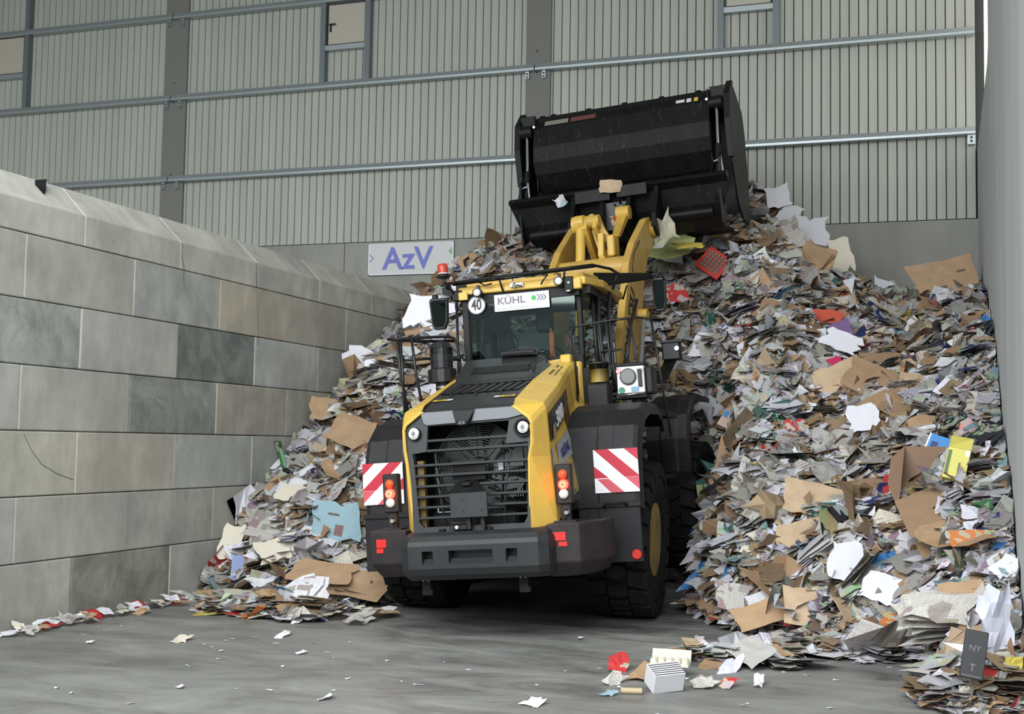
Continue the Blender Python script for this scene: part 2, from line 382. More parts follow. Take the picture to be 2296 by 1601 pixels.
for zi,z in enumerate((7.0,8.67,10.37,11.8)):
    for x0,x1 in ((-24,-14.86),(-14.84,-7.06),(-7.04,.54)):
        MB().prism([(-.17,-.06),(-.17,-.02),(-.13,.06),(.0,.06),(.0,.05),(-.12,.05),(-.155,-.02),(-.155,-.05),(0,-.05),(0,-.06)],'x',x0,x1,M_girt, R=lambda v,z=z:(v[0],v[1],v[2]+z)).build('girt', wb)
    for cx in (-14.83,-7.05):
        for dx in (-.16,.16):
            g=MB().box(cx+dx-.035,cx+dx+.035,-.10,-.03,z-.20,z-.05,M_girt).cyl((cx+dx,-.115,z-.11),(cx+dx,-.09,z-.11),.018,M_seam,n=8).cyl((cx+dx,-.115,z-.17),(cx+dx,-.09,z-.17),.018,M_seam,n=8).build('girt_bracket', wb)
MB().box(.42,.54,-.10,-.03,6.78,6.94,M_girt).cyl((.48,-.115,6.89),(.48,-.09,6.89),.02,M_seam,n=8).cyl((.48,-.115,6.83),(.48,-.09,6.83),.02,M_seam,n=8).build('girt_bracket', wb)
def posts(x0,x1,z0,z1,zs):
    for xa in (x0,x1):
        MB().box(xa-.055,xa+.055,-.13,.02,z0,z1,M_post).build('hatch_post', wb)
    MB().box(x0+.05,x1-.05,-.12,.02,zs-.06,zs+.035,M_girt).build('hatch_sill', wb)
posts(-11.43,-10.47,8.70,12.2,9.42); posts(-19.5,-18.52,8.70,12.2,9.46); posts(-3.64,-2.68,8.70,12.2,9.42)
for i,(x0,x1,z0,z1) in enumerate(((-11.35,-10.54,9.47,10.28),(-19.42,-18.62,9.51,10.31),(-3.56,-2.76,9.47,10.28))):
    d=empty('door_%d'%(i+1),((x0+x1)/2,BY-.02,z0)); tag(d, kind='structure'); w=(x1-x0)/2
    MB().box(-w,w,-.03,.0,0,z1-z0,M_seam).build('door_frame', d)
    lf=MB().box(-w+.015,w-.015,-.06,-.03,.015,z1-z0-.015,M_hatch).build('door_leaf', d, bevel=.006)
    hx=-w+.07
    MB().box(hx-.018,hx+.018,-.08,-.055,.26,.42,M_blackp).box(hx-.012,hx+.12,-.12,-.10,.385,.41,M_blackp).box(hx-.012,hx+.012,-.12,-.07,.385,.41,M_blackp).build('door_handle', lf)
# ---- right wall: full height up to y 16.5, then a lower stretch under an added glowing panel
wr = MB().prism([(5,-.05),(5,12.3),(16.55,12.3),(16.62,6.9),(16.95,6.75),(21.9,6.75),(21.9,-.05)],'x',RX,RX+.35,M_rwall).build('wall_right', bevel=.02); tag(wr, kind='structure')
o = MB().box(RX+.12,RX+.16,16.4,21.9,6.6,12.3,M_glow).build('glow_panel_1'); tag(o, kind='structure')
o = MB().box(-24,-23.8,-6,22,0,12.4,M_conc).build('wall_far_left'); tag(o, kind='structure')
o = MB().box(RX+5,RX+5.2,-6,22,0,12.4,M_conc).build('wall_far_right'); tag(o, kind='structure')

# ================================================================= wheel loader
LO = empty('wheel_loader', (-4.15,12.74,0), .06)
tag(LO, 'yellow and black wheel loader with raised black bucket driving into the paper heap', 'vehicle')
RHO=.078; cR,sR=math.cos(RHO),math.sin(RHO)
def XB(p):   # body rolls about its rear pivot: the rear axle stays level
    x,y,z=p; z-=.8; return (x*cR-z*sR, y, x*sR+z*cR+.8)
DL=math.radians(6); cD,sD=math.cos(DL),math.sin(DL)
def XF(p):   # front frame, steered 6 degrees right about the centre pin
    u,v,z=p; return XB((u*cD+v*sD, 1.65-u*sD+v*cD, z))
B=lambda: MB(XB)
F=lambda: MB(XF)

# ---- wheels
def tyre(m, cx, cy, cz, R=.81, w=.60, side=1, xf=None):
    prof=[(.36,-.24),(.40,-.27),(.55,-.30),(.67,-.295),(.725,-.27),(.745,-.20),(.75,0),(.745,.20),(.725,.27),(.67,.295),(.55,.30),(.40,.27),(.36,.24)]
    n=48; vs=[]; fs=[]
    for r,h in prof:
        for j in range(n): a=2*PI*j/n; vs.append((cx+h,cy+r*math.cos(a),cz+r*math.sin(a)))
    K=len(prof); fs=[(i*n+j,i*n+(j+1)%n,(i+1)*n+(j+1)%n,(i+1)*n+j) for i in range(K-1) for j in range(n)]
    m.add(vs,fs,M_tyre,True)
    # staggered chunky tread blocks, shoulder blocks wrapping down the sidewall
    T=22
    for k in range(T):
        for s_ in (-1,1):
            a0=2*PI*(k+(.5 if s_>0 else 0))/T; da=2*PI/T*.37
            def blk(xa,xb,aa,ab,sk,ra,rb):
                v8=[]
                for (x_,r_) in ((xa,ra),(xb,rb)):
                    for rad in (.745 if x_ is xa else rb-.06, r_):
                        for a_ in (aa,ab):
                            a2=a_+sk*(x_-xa)
                            v8.append((cx+s_*x_,cy+rad*math.cos(a2),cz+rad*math.sin(a2)))
                # order: xa:(low aa, low ab, hi aa, hi ab), xb: same
                m.add(v8,[(0,1,3,2),(4,6,7,5),(2,3,7,6),(0,2,6,4),(1,5,7,3),(0,4,5,1)],M_tyre)
            blk(.115,.30,a0-da,a0+da,.35,R,R-.022)
            # sidewall foot of the shoulder block
            v=[]
            for rad,h in ((R-.022,.30),(.66,.312)):
                for a_ in (a0-da*.95+.065,a0+da*.95+.065):
                    v.append((cx+s_*h,cy+rad*math.cos(a_),cz+rad*math.sin(a_)))
            v2=[(p[0]-s_*.03,p[1],p[2]) for p in v]
            m.add(v+v2,[(0,1,3,2),(4,5,7,6),(0,1,5,4),(2,3,7,6),(0,2,6,4),(1,3,7,5)],M_tyre)
        a0=2*PI*(k+.25)/T
        hexp=[(-.10,-.45),(-.03,-.62),(.09,-.5),(.115,.2),(.03,.62),(-.09,.45)]
        lo=[];hi=[]
        for hx,ha in hexp:
            a_=a0+ha*2*PI/T*.56
            lo.append((cx+hx,cy+.76*math.cos(a_),cz+.76*math.sin(a_))); hi.append((cx+hx*.95,cy+R*math.cos(a_),cz+R*math.sin(a_)))
        m.loft(lo,hi,M_tyre)
def wheel(name, cx, cy, cz, xf, lab):
    s_=1 if cx>0 else -1
    t=MB(xf); tyre(t,cx,cy,cz); w=t.build(name, LO); w['label']=lab
    r=MB(xf)
    r.lathe([(.375,0),(.375,.10),(.345,.16),(.33,.55),(.30,.75),(.20,.78),(.20,.98),(.13,1.0)],(cx+s_*.27,cy,cz),(cx+s_*.02,cy,cz),M_rim,40)
    r.build('rim', w)
    h=MB(xf); h.lathe([(.17,0),(.17,.8),(.12,1)],(cx+s_*.03,cy,cz),(cx+s_*.20,cy,cz),M_rim,24)
    for k in range(12): a=2*PI*k/12; h.cyl((cx+s_*.05,cy+.235*math.cos(a),cz+.235*math.sin(a)),(cx+s_*.10,cy+.235*math.cos(a),cz+.235*math.sin(a)),.018,M_rim,n=6)
    h.build('hub', w)
ID=lambda p:p
wheel('rear_wheel', 1.08,0,.80,ID,'right rear wheel with dusty chunky tyre'); wheel('rear_wheel',-1.08,0,.80,ID,'left rear wheel with dusty chunky tyre')
wheel('front_wheel', 1.10,1.65,.92,XF,'right front wheel sunk in the paper heap'); wheel('front_wheel',-1.10,1.65,.92,XF,'left front wheel sunk in the paper heap')
m=MB(); m.cyl((-.85,0,.8),(.85,0,.8),.17,M_blk).box(-.3,.3,-.28,.28,.55,1.05,M_blk,c=.06).cyl((-.9,0,.8),(-.65,0,.8),.27,M_blk).cyl((.65,0,.8),(.9,0,.8),.27,M_blk); m.build('rear_axle', LO)
m=B(); m.box(-.42,.42,-1.9,1.5,.72,1.15,M_blk,c=.03).box(-.62,.62,-1.4,.5,1.0,1.35,M_blk,c=.03).box(-.70,.70,.3,1.6,1.25,1.75,M_blk,c=.04); m.build('rear_frame', LO)
m=F(); m.box(-.40,.40,.05,2.2,.75,1.5,M_blk,c=.04).cyl((-.85,1.65,.92),(.85,1.65,.92),.18,M_blk)
for s_ in (-1,1): m.prism([(.3,1.2),(1.9,1.2),(1.5,2.0),(.95,2.55),(.55,2.55),(.35,2.0)],'x',s_*.30-.03,s_*.30+.03,M_yeld)
m.build('front_frame', LO)
for x in (-.46,.46):
    m=B(); m.box(x-.04,x+.04,-2.0,-1.97,.44,.60,M_blk).box(x-.04,x+.06,-2.01,-1.95,.40,.45,M_blk)
    for dx in (-.025,.025):
        for z in (.535,.575): m.cyl((x+dx,-2.015,z),(x+dx,-1.995,z),.007,M_chrome,n=8)
    m.build('tow_bracket', LO)

# ---- counterweight bumper
def bumper():
    top=[(-.61,-2.16),(-.58,-2.28),(-.50,-2.34),(.70,-2.34),(.78,-2.28),(.81,-2.16),(.83,-1.55),(-.66,-1.55)]
    m=B(); cxm=.10
    def ring(z, sx, dy): return [(cxm+(x-cxm)*sx, y+dy, z) for x,y in top]
    R_=[ring(.975,.93,.10),ring(.945,.97,.045),ring(.90,.995,.01),ring(.86,1,0)]
    L_=[ring(.66,1,0),ring(.60,.985,.03),ring(.55,.95,.12)]
    n=len(top)
    for a,b in ((R_[0],R_[1]),(R_[1],R_[2]),(R_[2],R_[3]),(L_[0],L_[1]),(L_[1],L_[2])): m.loft(a,b,M_cw,caps=False,smooth=False)
    m.add(R_[0],[tuple(range(n))],M_cw); m.add(L_[2],[tuple(range(n))[::-1]],M_cw)
    # middle band with three pockets cut in its rear face
    hi,lo=R_[3],L_[0]
    for i in range(n):
        j=(i+1)%n
        if i!=2: m.add([hi[i],hi[j],lo[j],lo[i]],[(0,1,2,3)],M_cw)
    ws=[(-.37,-.265),(-.12,.285),(.405,.51)]; y=-2.34; z0,z1=.695,.815
    xs=[-.50]+[v for w in ws for v in w]+[.70]
    def q(x0,x1,a,b_,yy=y,m_=M_cw): m.add([(x0,yy,a),(x1,yy,a),(x1,yy,b_),(x0,yy,b_)],[(0,1,2,3)],m_)
    q(-.50,.70,z1,.86); q(-.50,.70,.66,z0)
    for k in range(0,7,2): q(xs[k],xs[k+1],z0,z1)
    for a,b_ in ws:
        d=y+.14; zi=z0+.05
        m.add([(a,y,z1),(b_,y,z1),(b_,d,z1-.01),(a,d,z1-.01)],[(0,1,2,3)],M_cw); m.add([(a,y,z0),(b_,y,z0),(b_-.01,y+.05,zi),(a+.01,y+.05,zi)],[(0,1,2,3)],M_cw)
        m.add([(a+.01,y+.05,zi),(b_-.01,y+.05,zi),(b_,d,zi),(a,d,zi)],[(0,1,2,3)],M_cw)
        m.add([(a,y,z0),(a,y,z1),(a,d,z1),(a,d,zi)],[(0,1,2,3)],M_cw); m.add([(b_,y,z0),(b_,y,z1),(b_,d,z1),(b_,d,zi)],[(0,1,2,3)],M_cw)
        q(a,b_,zi,z1-.01,d,M_blackp)
    o=m.build('counterweight', LO, fixn=True)
    for x in (-.22,.22,.02): B().cyl((x,-2.17,.975),(x,-2.17,1.0),.03,M_blk,n=10).build('lifting_eye', o)
    MB(XB).box(-.47,.44,-2.305,-2.296,.918,.928,M_chrome).build('edge_scuff', o) if False else None
    return o
bumper()
for s_,pts in ((-1,[(-.60,-2.10),(-.97,-2.06),(-1.0,-1.95),(-1.0,-1.40),(-.60,-1.40)]),(1,[(.74,-2.16),(1.02,-2.10),(1.17,-1.85),(1.20,-1.40),(.74,-1.40)])):
    m=B(); zt,zb=(1.0,.64) if s_<0 else (1.0,.60)
    top=[(x,y,zt) for x,y in pts]; mid=[(x,y,zb+.06) for x,y in pts]
    bot=[(x*.0+(pts[0][0]+(x-pts[0][0])*.80),y+.10,zb-.07) for x,y in pts]
    n=5; m.loft(mid,top,M_box,caps=False); m.loft(bot,mid,M_box,caps=False); m.add(top,[tuple(range(n))],M_box); m.add(bot,[tuple(range(n))],M_box)
    o=m.build('side_box', LO, bevel=.012)
    xr=(-.90,-.80) if s_<0 else (.79,.90); yy=-2.085 if s_<0 else -2.165
    r=B(); dy=.02 if s_<0 else .055
    R=lambda v,yy=yy: (v[0],v[1]+yy,v[2])
    a,b_=xr
    sl=(lambda x: -2.10+(-.60-x)*(.04/.37)) if s_<0 else (lambda x: -2.16+(x-.74)*(.06/.28))
    for x0,x1,z0,z1 in ((a,b_,.85,.925),((a,a+.07,.80,.843) if s_<0 else (a+.045,b_+.01,.80,.84))):
        r.add([(x0,sl(x0)-.008,z0),(x1,sl(x1)-.008,z0),(x1,sl(x1)-.008,z1),(x0,sl(x0)-.008,z1),(x0,sl(x0)+.004,z0),(x1,sl(x1)+.004,z0),(x1,sl(x1)+.004,z1),(x0,sl(x0)+.004,z1)],[(0,1,2,3),(4,5,6,7),(0,1,5,4),(2,3,7,6),(1,2,6,5),(0,3,7,4)],M_refl)
    q_=r.build('reflector', o); q_['label']='stepped red reflector'
    if s_>0:
        e=B(); e.cyl((1.13,-1.86,.87),(1.145,-1.865,.87),.018,M_orange,n=12).cyl((1.02,-1.7,1.0),(1.02,-1.7,1.06),.012,M_blk,n=8).cyl((1.08,-1.5,1.0),(1.08,-1.5,1.09),.010,M_blk,n=8).cyl((.86,-1.95,1.0),(.86,-1.95,1.04),.015,M_blk,n=8); e.build('side_marker', o)

# ---- tail lights on posts
for s_,cx,zc in ((-1,-.79,1.335),(1,.865,1.335)):
    m=B(); y=-1.93
    m.box(cx-.075,cx+.075,y-.01,y+.09,1.16,1.52,M_box,c=.012).box(cx-.045,cx+.045,y+.02,y+.07,1.0,1.17,M_box,c=.008).box(cx-.10,cx+.10,y-.05,y+.12,.995,1.015,M_box)
    o=m.build('tail_light', LO); o['label']='three chamber tail light, '+('left' if s_<0 else 'right')+' side, red lamp lit'
    for z,ma,nm,r_ in ((zc+.09,M_orange,'amber_lens',.042),(zc,M_redlit,'red_lens',.046),(zc-.085,M_ledw,'clear_lens',.043)):
        l=B(); l.lathe([(r_,0),(r_,.5),(r_*.8,.8),(r_*.4,1)],(cx,y-.012,z),(cx,y-.05,z),ma,20)
        if nm=='red_lens':
            pts=[(cx+.022*math.cos(a),y-.047,z+.022*math.sin(a)) for a in [2*PI*k/16 for k in range(16)]]; l.tube(pts,.005,M_redlit2,6,True)
        else:
            pts=[(cx+r_*.97*math.cos(a),y-.025,z+r_*.97*math.sin(a)) for a in [2*PI*k/20 for k in range(20)]]; l.tube(pts,.004,M_chrome if nm!='amber_lens' else M_orange,6,True)
        l.build(nm, o)
    l=B(); l.lathe([(.012,0),(.026,.3),(.03,.6),(.018,1)],(cx+.02,y-.01,1.085),(cx+.02,y-.06,1.085),M_chrome,14).build('chrome_knob', o)
    if s_>0: MB(XB).add([(cx+.09,y+.03,1.19),(cx+.13,y+.05,1.19),(cx+.13,y+.05,1.53),(cx+.02,y+.03,1.545),(cx-.07,y+.02,1.545)],[(0,1,2,3,4)],M_clear).build('lamp_guard', o)

# ---- rear fenders with hazard panels
def fender(s_):
    prof=[(.75,1.92),(.55,2.03),(.2,2.11),(-.35,2.10),(-.70,2.02),(-.93,1.86),(-1.03,1.66),(-1.06,1.30),(-1.07,1.08)]
    def xo(i): return [1.40,1.42,1.43,1.42,1.42,1.42,1.415,1.41,1.41][i]
    m=B(); K=len(prof)
    x_in=.70
    secs=[]
    for i,(y,z) in enumerate(prof):
        # direction inward to the wheel centre
        d=Vector((0-y,.75-z)).normalized(); X=xo(i)
        sec=[(x_in,0),(X-.42,0),(X-.40,-.006),(X-.26,-.006),(X-.24,0),(X-.06,.0),(X-.018,.018),(X,.06),(X+.01,.13),(X-.02,.13),(X-.035,.06),(x_in,.03)]
        secs.append([(s_*a,y+d.x*b,z+d.y*b) for a,b in sec])
    for a,b in zip(secs,secs[1:]):
        n=len(a); m.add(a+b,[(j,(j+1)%n,n+(j+1)%n,n+j) for j in range(n)],M_dk2,False)
    m.add(secs[0],[tuple(range(12))],M_dk2); m.add(secs[-1],[tuple(range(12))],M_dk2)
    # inner cheek
    o=m.build('rear_fender', LO); o['label']=('left' if s_<0 else 'right')+' rear fender with red and white hazard panel'
    f=B(); x0,x1=sorted((s_*.80,s_*1.40))
    f.box(x0,x1,-1.10,-1.07,.56,1.12,M_dk2,c=.006).box(x0-.01,x1+.01,-1.12,-1.07,1.08,1.13,M_dk2,c=.006)
    fl=f.build('mud_flap', o)
    if s_>0:
        h=B(); h.tube([(1.06,-1.12,1.10),(1.06,-1.16,1.09),(1.08,-1.165,1.12),(1.26,-1.165,1.13),(1.28,-1.16,1.10),(1.28,-1.12,1.11)],.011,M_blk); h.build('flap_handle', o)
        MB(XB).lathe([(.048,0),(.048,.7),(.04,1)],(1.34,-1.11,.63),(1.34,-1.125,.63),M_refl,24).build('round_reflector', o)
    # hazard panel: thin plate, printed stripes in shallow relief
    X0,X1,Z0,Z1=(.975,1.405,1.22,1.635); yy=-1.075
    def P(u,v,dy=0):  # u across 0..1 from the inner edge, v up
        x=X0+(X1-X0)*u; z=Z0+(Z1-Z0)*v; return (s_*x, yy-.012-dy + .0*(v), z)
    g=B(); g.add([P(0,0),P(1,0),P(1,1),P(0,1),P(0,0,-.012),P(1,0,-.012),P(1,1,-.012),P(0,1,-.012)],[(0,1,2,3),(4,5,6,7),(0,1,5,4),(1,2,6,5),(2,3,7,6),(3,0,4,7)],M_white)
    red=[[(.02,1),(.34,1),(1,.38),(1,.34),(.70,.34)],[(.70,1),(1,1),(1,.72)],[(0,.62),(0,.34),(.32,.34)]]
    pk=[[(.70,.34),(1,.34),(1,.05)],[(.06,.32),(.32,.32),(.66,0),(.36,0)]]
    red[0]=[(.02,1),(.34,1),(1,.38),(1,.345),(.685,.345)]
    for pg in red: g.add([P(a,b,.0012) for a,b in pg],[tuple(range(len(pg)))],M_red)
    for pg in pk: g.add([P(a,b,.0012) for a,b in pg],[tuple(range(len(pg)))],M_pink)
    g.build('hazard_panel', o)
fender(1); fender(-1)
# front fenders
for s_ in (-1,1):
    m=F(); prof=[(-.62,1.05),(-.78,1.35),(-.80,1.75),(-.70,2.05),(-.45,2.24),(-.1,2.31),(.5,2.30)]; secs=[]
    for y,z in prof:
        d=Vector((-y,.92-z)).normalized(); sec=[(.84,0),(1.0,0),(1.03,-.012),(1.20,-.012),(1.23,0),(1.34,0),(1.375,.03),(1.38,.09),(1.36,.09),(1.34,.035),(.84,.03)]
        secs.append([(s_*a,1.65+y+d.x*b,z+d.y*b) for a,b in sec])
    for a,b in zip(secs,secs[1:]):
        n=len(a); m.add(a+b,[(j,(j+1)%n,n+(j+1)%n,n+j) for j in range(n)],M_dk2)
    m.add(secs[0],[tuple(range(11))],M_dk2); m.add(secs[-1],[tuple(range(11))],M_dk2)
    x0,x1=sorted((s_*.86,s_*1.36)); m.box(x0,x1,.98,1.01,.55,1.12,M_dk2)
    m.build('front_fender', LO)['label']=('left' if s_<0 else 'right')+' front fender'

# ---- engine hood: yellow flanks, black covers
def flank(s_):
    # stations along y: (y, x_inner_top, z_inner_top, x_edge, z_edge, x_low, z_low)
    cx=.05 if s_>0 else .03
    if s_>0: ST=[(-2.14,.50,2.07,.665,1.93,.60,.96),(-1.93,.46,2.14,.745,2.06,.79,.99),(-1.0,.39,2.36,.665,2.27,.81,1.28),(.05,.37,2.60,.54,2.52,.76,1.55),(.33,.38,2.66,.56,2.60,.72,1.75)]
    else:    ST=[(-2.14,-.38,2.07,-.57,1.93,-.505,.96),(-1.93,-.42,2.14,-.63,2.06,-.62,.99),(-1.0,-.49,2.36,-.68,2.27,-.72,1.28),(.05,-.55,2.60,-.70,2.52,-.76,1.55),(.33,-.57,2.66,-.70,2.60,-.72,1.75)]
    m=B(); secs=[]
    for i,(y,xi,zi,xe,ze,xl,zl) in enumerate(ST):
        zm=ze-(ze-zl)*.38; xm=xe+(xl-xe)*.15
        if i==0: xm=xe-s_*.005; zk=1.62; 
        if i<2: zm=1.72; xm=xe-s_*.003 if i==0 else xe+s_*.01
        xk=(.632 if s_>0 else -.552) if i==0 else xe+(xl-xe)*.45-s_*.008; zk=1.60 if i<2 else ze-(ze-zl)*.5
        secs.append([(xi,y,zi),(xe-s_*.02,y,ze+.02),(xe,y,ze-.03),(xm,y,zm),(xk,y,zk),(xl,y,zl)])
    for a,b in zip(secs,secs[1:]):
        m.strip(a,b,M_yel)
    # rear return of the flank around the grille
    a=secs[0]; inn=[(x-s_*.02,y+.02,z) for x,y,z in a]; m.strip(a,inn,M_yel)
    b=secs[-1]; inn=[(x-s_*.30,y,z-.02) for x,y,z in b]; m.strip(b,inn,M_yel)
    o=m.build('side_panel', LO, fixn=False)
    d=o.modifiers.new('t','SOLIDIFY'); d.thickness=.02; d.offset=-1 if s_>0 else 1
    e=o.modifiers.new('b','BEVEL'); e.width=.02; e.segments=3; e.limit_method='ANGLE'; e.angle_limit=.35
    for p_ in o.data.polygons: p_.use_smooth=False
    o['label']=('left' if s_<0 else 'right')+' yellow engine hood panel'
    return o,secs
fr,secR=flank(1); fl_,secL=flank(-1)
def onside(y,z,off=.004):   # point on right flank's outer face between stations
    ys=[s_[0][1] for s_ in secR]
    for a,b in zip(secR,secR[1:]):
        if a[0][1]<=y<=b[0][1] or b is secR[-1]:
            t=(y-a[0][1])/(b[0][1]-a[0][1]); sec=[tuple(p+(q-p)*t for p,q in zip(A,B_)) for A,B_ in zip(a,b)]; break
    zs=[p[2] for p in sec[2:]][::-1]; xs=[p[0] for p in sec[2:]][::-1]
    return float(np.interp(z,zs,xs))+off
def decal(m, yz, ma, off=.004, n=6):
    # polygon (y,z) draped on the flank by a coarse grid of quads
    (y0,za0,za1),(y1,zb0,zb1)=yz
    A=[];Bq=[];fs=[];vs=[]
    for i in range(n+1):
        t=i/n; y=y0+(y1-y0)*t; l=za0+(zb0-za0)*t; h=za1+(zb1-za1)*t
        for k in range(4): z=l+(h-l)*k/3; vs.append((onside(y,z,off),y,z))
    for i in range(n):
        for k in range(3): a=i*4+k; fs.append((a,a+1,a+5,a+4))
    m.add(vs,fs,ma)
d=B(); decal(d,((-1.88,1.72,1.98),(-.95,1.98,2.19)),M_dk,.012); decal(d,((-.90,2.05,2.20),(-.55,2.16,2.28)),mat('brown_decal',(.10,.05,.03),.5),.012,3); decal(d,((-.90,1.88,2.03),(-.55,2.0,2.14)),mat('brown_decal2',(.12,.06,.035),.5),.012,3); d.build('decal', fr)
d=B(); pl=lambda v: (onside(-1.30+v.x,1.985+v.y+v.x*.26,.022+v.z),-1.30+v.x,1.985+v.y+v.x*.26)
d.text('380',.21,pl,M_white,bold=.004,sx=1.5); decal(d,((-1.76,1.74,1.87),(-1.58,1.79,1.92)),mat('tan_print',(.40,.26,.14),.5),.02,1); d.build('number_lettering', fr)
d=B(); decal(d,((-1.66,1.46,1.70),(-.98,1.63,1.86)),M_steel,.014,4)
pl=lambda v: (onside(-1.32+v.x,1.66+v.y+v.x*.25,.022+v.z),-1.32+v.x,1.66+v.y+v.x*.25); d.text('KÜHL',.12,pl,M_navy,bold=.003,sx=1.3); d.build('side_plate', fr)
d=B(); decal(d,((-1.90,1.22,1.66),(-1.80,1.24,1.68)),M_vlg,.014,1); d.build('warning_sticker', fr)
g=B()
for i in range(9):
    for j in range(7):
        y=-1.62+i*.055; z=1.20+j*.035+(i%2)*.017; x=onside(y,z,.0)
        g.box(x-.004,x+.006,y-.018,y+.018,z-.010,z+.010,M_blk)
g.build('side_grille', fr)
g=B()
for y,k in ((-.50,0),(-.50,1),(-.40,0),(-.40,1),(-.40,2),(-.30,0),(-.30,1),(-.30,2),(-.20,1),(-.08,0),(-.08,1),(0,0),(0,1)):
    t=(y+1)/1.05; xi=.39-.02*t; xe=.665-.125*t; zi=2.36+.24*t; ze=2.27+.25*t; f_=.35+.22*k
    x=xi+(xe-xi)*f_; z=zi+(ze-zi)*f_+.004; g.cyl((x,y,z-.004),(x,y,z+.006),.014,M_blk,n=8)
g.build('vent_hole', fr)
m=B(); m.box(.38,.62,.30,.40,1.6,2.62,M_yel,c=.02).box(.40,.52,.24,.36,2.60,2.70,M_yel,c=.015); m.build('hood_front_rib', LO)
m=B(); m.box(-.70,.70,.34,.46,1.35,2.55,M_blk,c=.01).box(.66,.86,.2,.75,1.5,2.15,M_yeld,c=.02); m.build('bulkhead', LO)
# black top cover
m=B(); T=[(-2.10,-.385,.475,2.04),(-1.93,-.40,.465,2.10),(-1.5,-.45,.42,2.22),(-.72,-.52,.37,2.40)]
m.strip([(a,y,z) for y,a,b,z in T],[(b,y,z) for y,a,b,z in T],M_dk)
m.strip([(a,y,z) for y,a,b,z in T],[(a-.02,y,z-.12) for y,a,b,z in T],M_dk); m.strip([(b,y,z) for y,a,b,z in T],[(b+.0,y,z-.12) for y,a,b,z in T],M_dk)
hood=m.build('hood_cover', LO, fixn=False); d=hood.modifiers.new('t','SOLIDIFY'); d.thickness=.015; d.offset=1; hood['label']='black engine hood cover with slotted vent'
m=B()
for k in range(9):   # slanted louvres
    x0=-.44+k*.088
    m.add([(x0,-1.38,2.258),(x0+.075,-1.38,2.258),(x0+.115,-.86,2.378),(x0+.045,-.86,2.378),(x0+.012,-1.36,2.252),(x0+.07,-1.36,2.252),(x0+.108,-.88,2.362),(x0+.055,-.88,2.362)],[(0,1,5,4),(1,2,6,5),(2,3,7,6),(3,0,4,7),(4,5,6,7)],M_blk)
m.build('louvre', hood)
m=B()
for x in (-.30,-.05,.20): m.lathe([(.016,0),(.012,1)],(x,-1.46,2.235),(x,-1.46,2.255),M_blk,n=8)
m.build('cover_bolt', hood)
for x0,x1,xa,xb in ((-.41,-.33,-.33,-.27),(.22,.30,.30,.385)):
    y=-1.66; z=2.182; m=B(); s0=(M_label_y,M_label_w) if x0<0 else (M_label_w,M_label_y)
    if x0<0: xs=((-.42,-.29,M_label_y),(-.285,-.225,M_label_w))
    else: xs=((.185,.24,M_label_w),(.245,.39,M_label_y))
    for a,b,ma in xs: m.add([(a,y-.03,z-.005),(b,y-.03,z-.005),(b,y+.035,z+.012),(a,y+.035,z+.012)],[(0,1,2,3)],ma)
    for a,b,ma in xs:
        if ma is M_label_y: m.add([(a+.04,y-.005,z+.003),(b-.03,y-.005,z+.003),(b-.03,y+.012,z+.008),(a+.04,y+.012,z+.008)],[(0,1,2,3)],M_blackp)
    m.build('warning_sticker', hood)
# raised rear cooling/exhaust cover
m=B(); A=[(-.52,-.74,2.40),(.37,-.74,2.40),(.33,.30,2.50),(-.58,.30,2.50)]; Bt=[(-.46,-.60,2.47),(.30,-.60,2.46),(.18,.0,2.72),(-.54,.0,2.72)]; Ct=[(-.50,.05,2.76),(.16,.05,2.76),(.14,.32,2.76),(-.54,.32,2.76)]
m.add([(-.53,-.76,2.38),(.37,-.76,2.38),(.35,-.68,2.42),(-.52,-.68,2.42),(.215,.05,2.70),(-.60,.05,2.70),(.20,.32,2.72),(-.60,.32,2.72),(.36,.32,2.5),(-.62,.32,2.5),(.335,.05,2.56),(-.64,.05,2.56)],
      [(0,1,2,3),(3,2,4,5),(5,4,6,7),(2,1,10,4),(4,10,8,6),(3,5,11),(0,3,11),(5,7,9,11)],M_dk)
rc=m.build('raised_cover', LO, fixn=True, bevel=.012); d=rc.modifiers.new('t','SOLIDIFY'); d.thickness=.012
m=B(); m.add([(-.40,-.47,2.507),(.24,-.47,2.507),(.20,-.27,2.588),(-.42,-.27,2.588),(-.39,-.46,2.495),(.23,-.46,2.495),(.19,-.28,2.575),(-.41,-.28,2.575)],[(0,1,5,4),(1,2,6,5),(2,3,7,6),(3,0,4,7)],M_dk).add([(-.40,-.47,2.509),(.24,-.47,2.509),(.20,-.27,2.590),(-.42,-.27,2.590)],[(0,1,2,3)],M_blk); m.build('recess', rc)
m=B(); m.add([(-.18,-.02,2.72),(.22,-.06,2.70),(.18,.28,2.80),(0,.30,2.84),(-.04,.1,2.80),(-.18,.1,2.76),(-.18,.3,2.76)],[(0,1,4,5),(1,2,3,4),(0,5,6)],M_dk2).box(-.2,.18,.0,.3,2.70,2.765,M_dk2,c=.01); m.build('cover_hatch', rc)
m=B()
for i in range(8):
    for j in range(9):
        y=-.55+j*.09; x=.38-.01*i; z=2.44+(y+.55)*.13+.0
        f_=i/8; m.lathe([(.013,0),(.009,1)],(.34-.11*f_,y,2.43+(y+.7)*.25*f_+.10*f_),(.35-.11*f_,y,2.436+(y+.7)*.25*f_+.10*f_),M_blk,n=6)
m.build('perforation', rc)

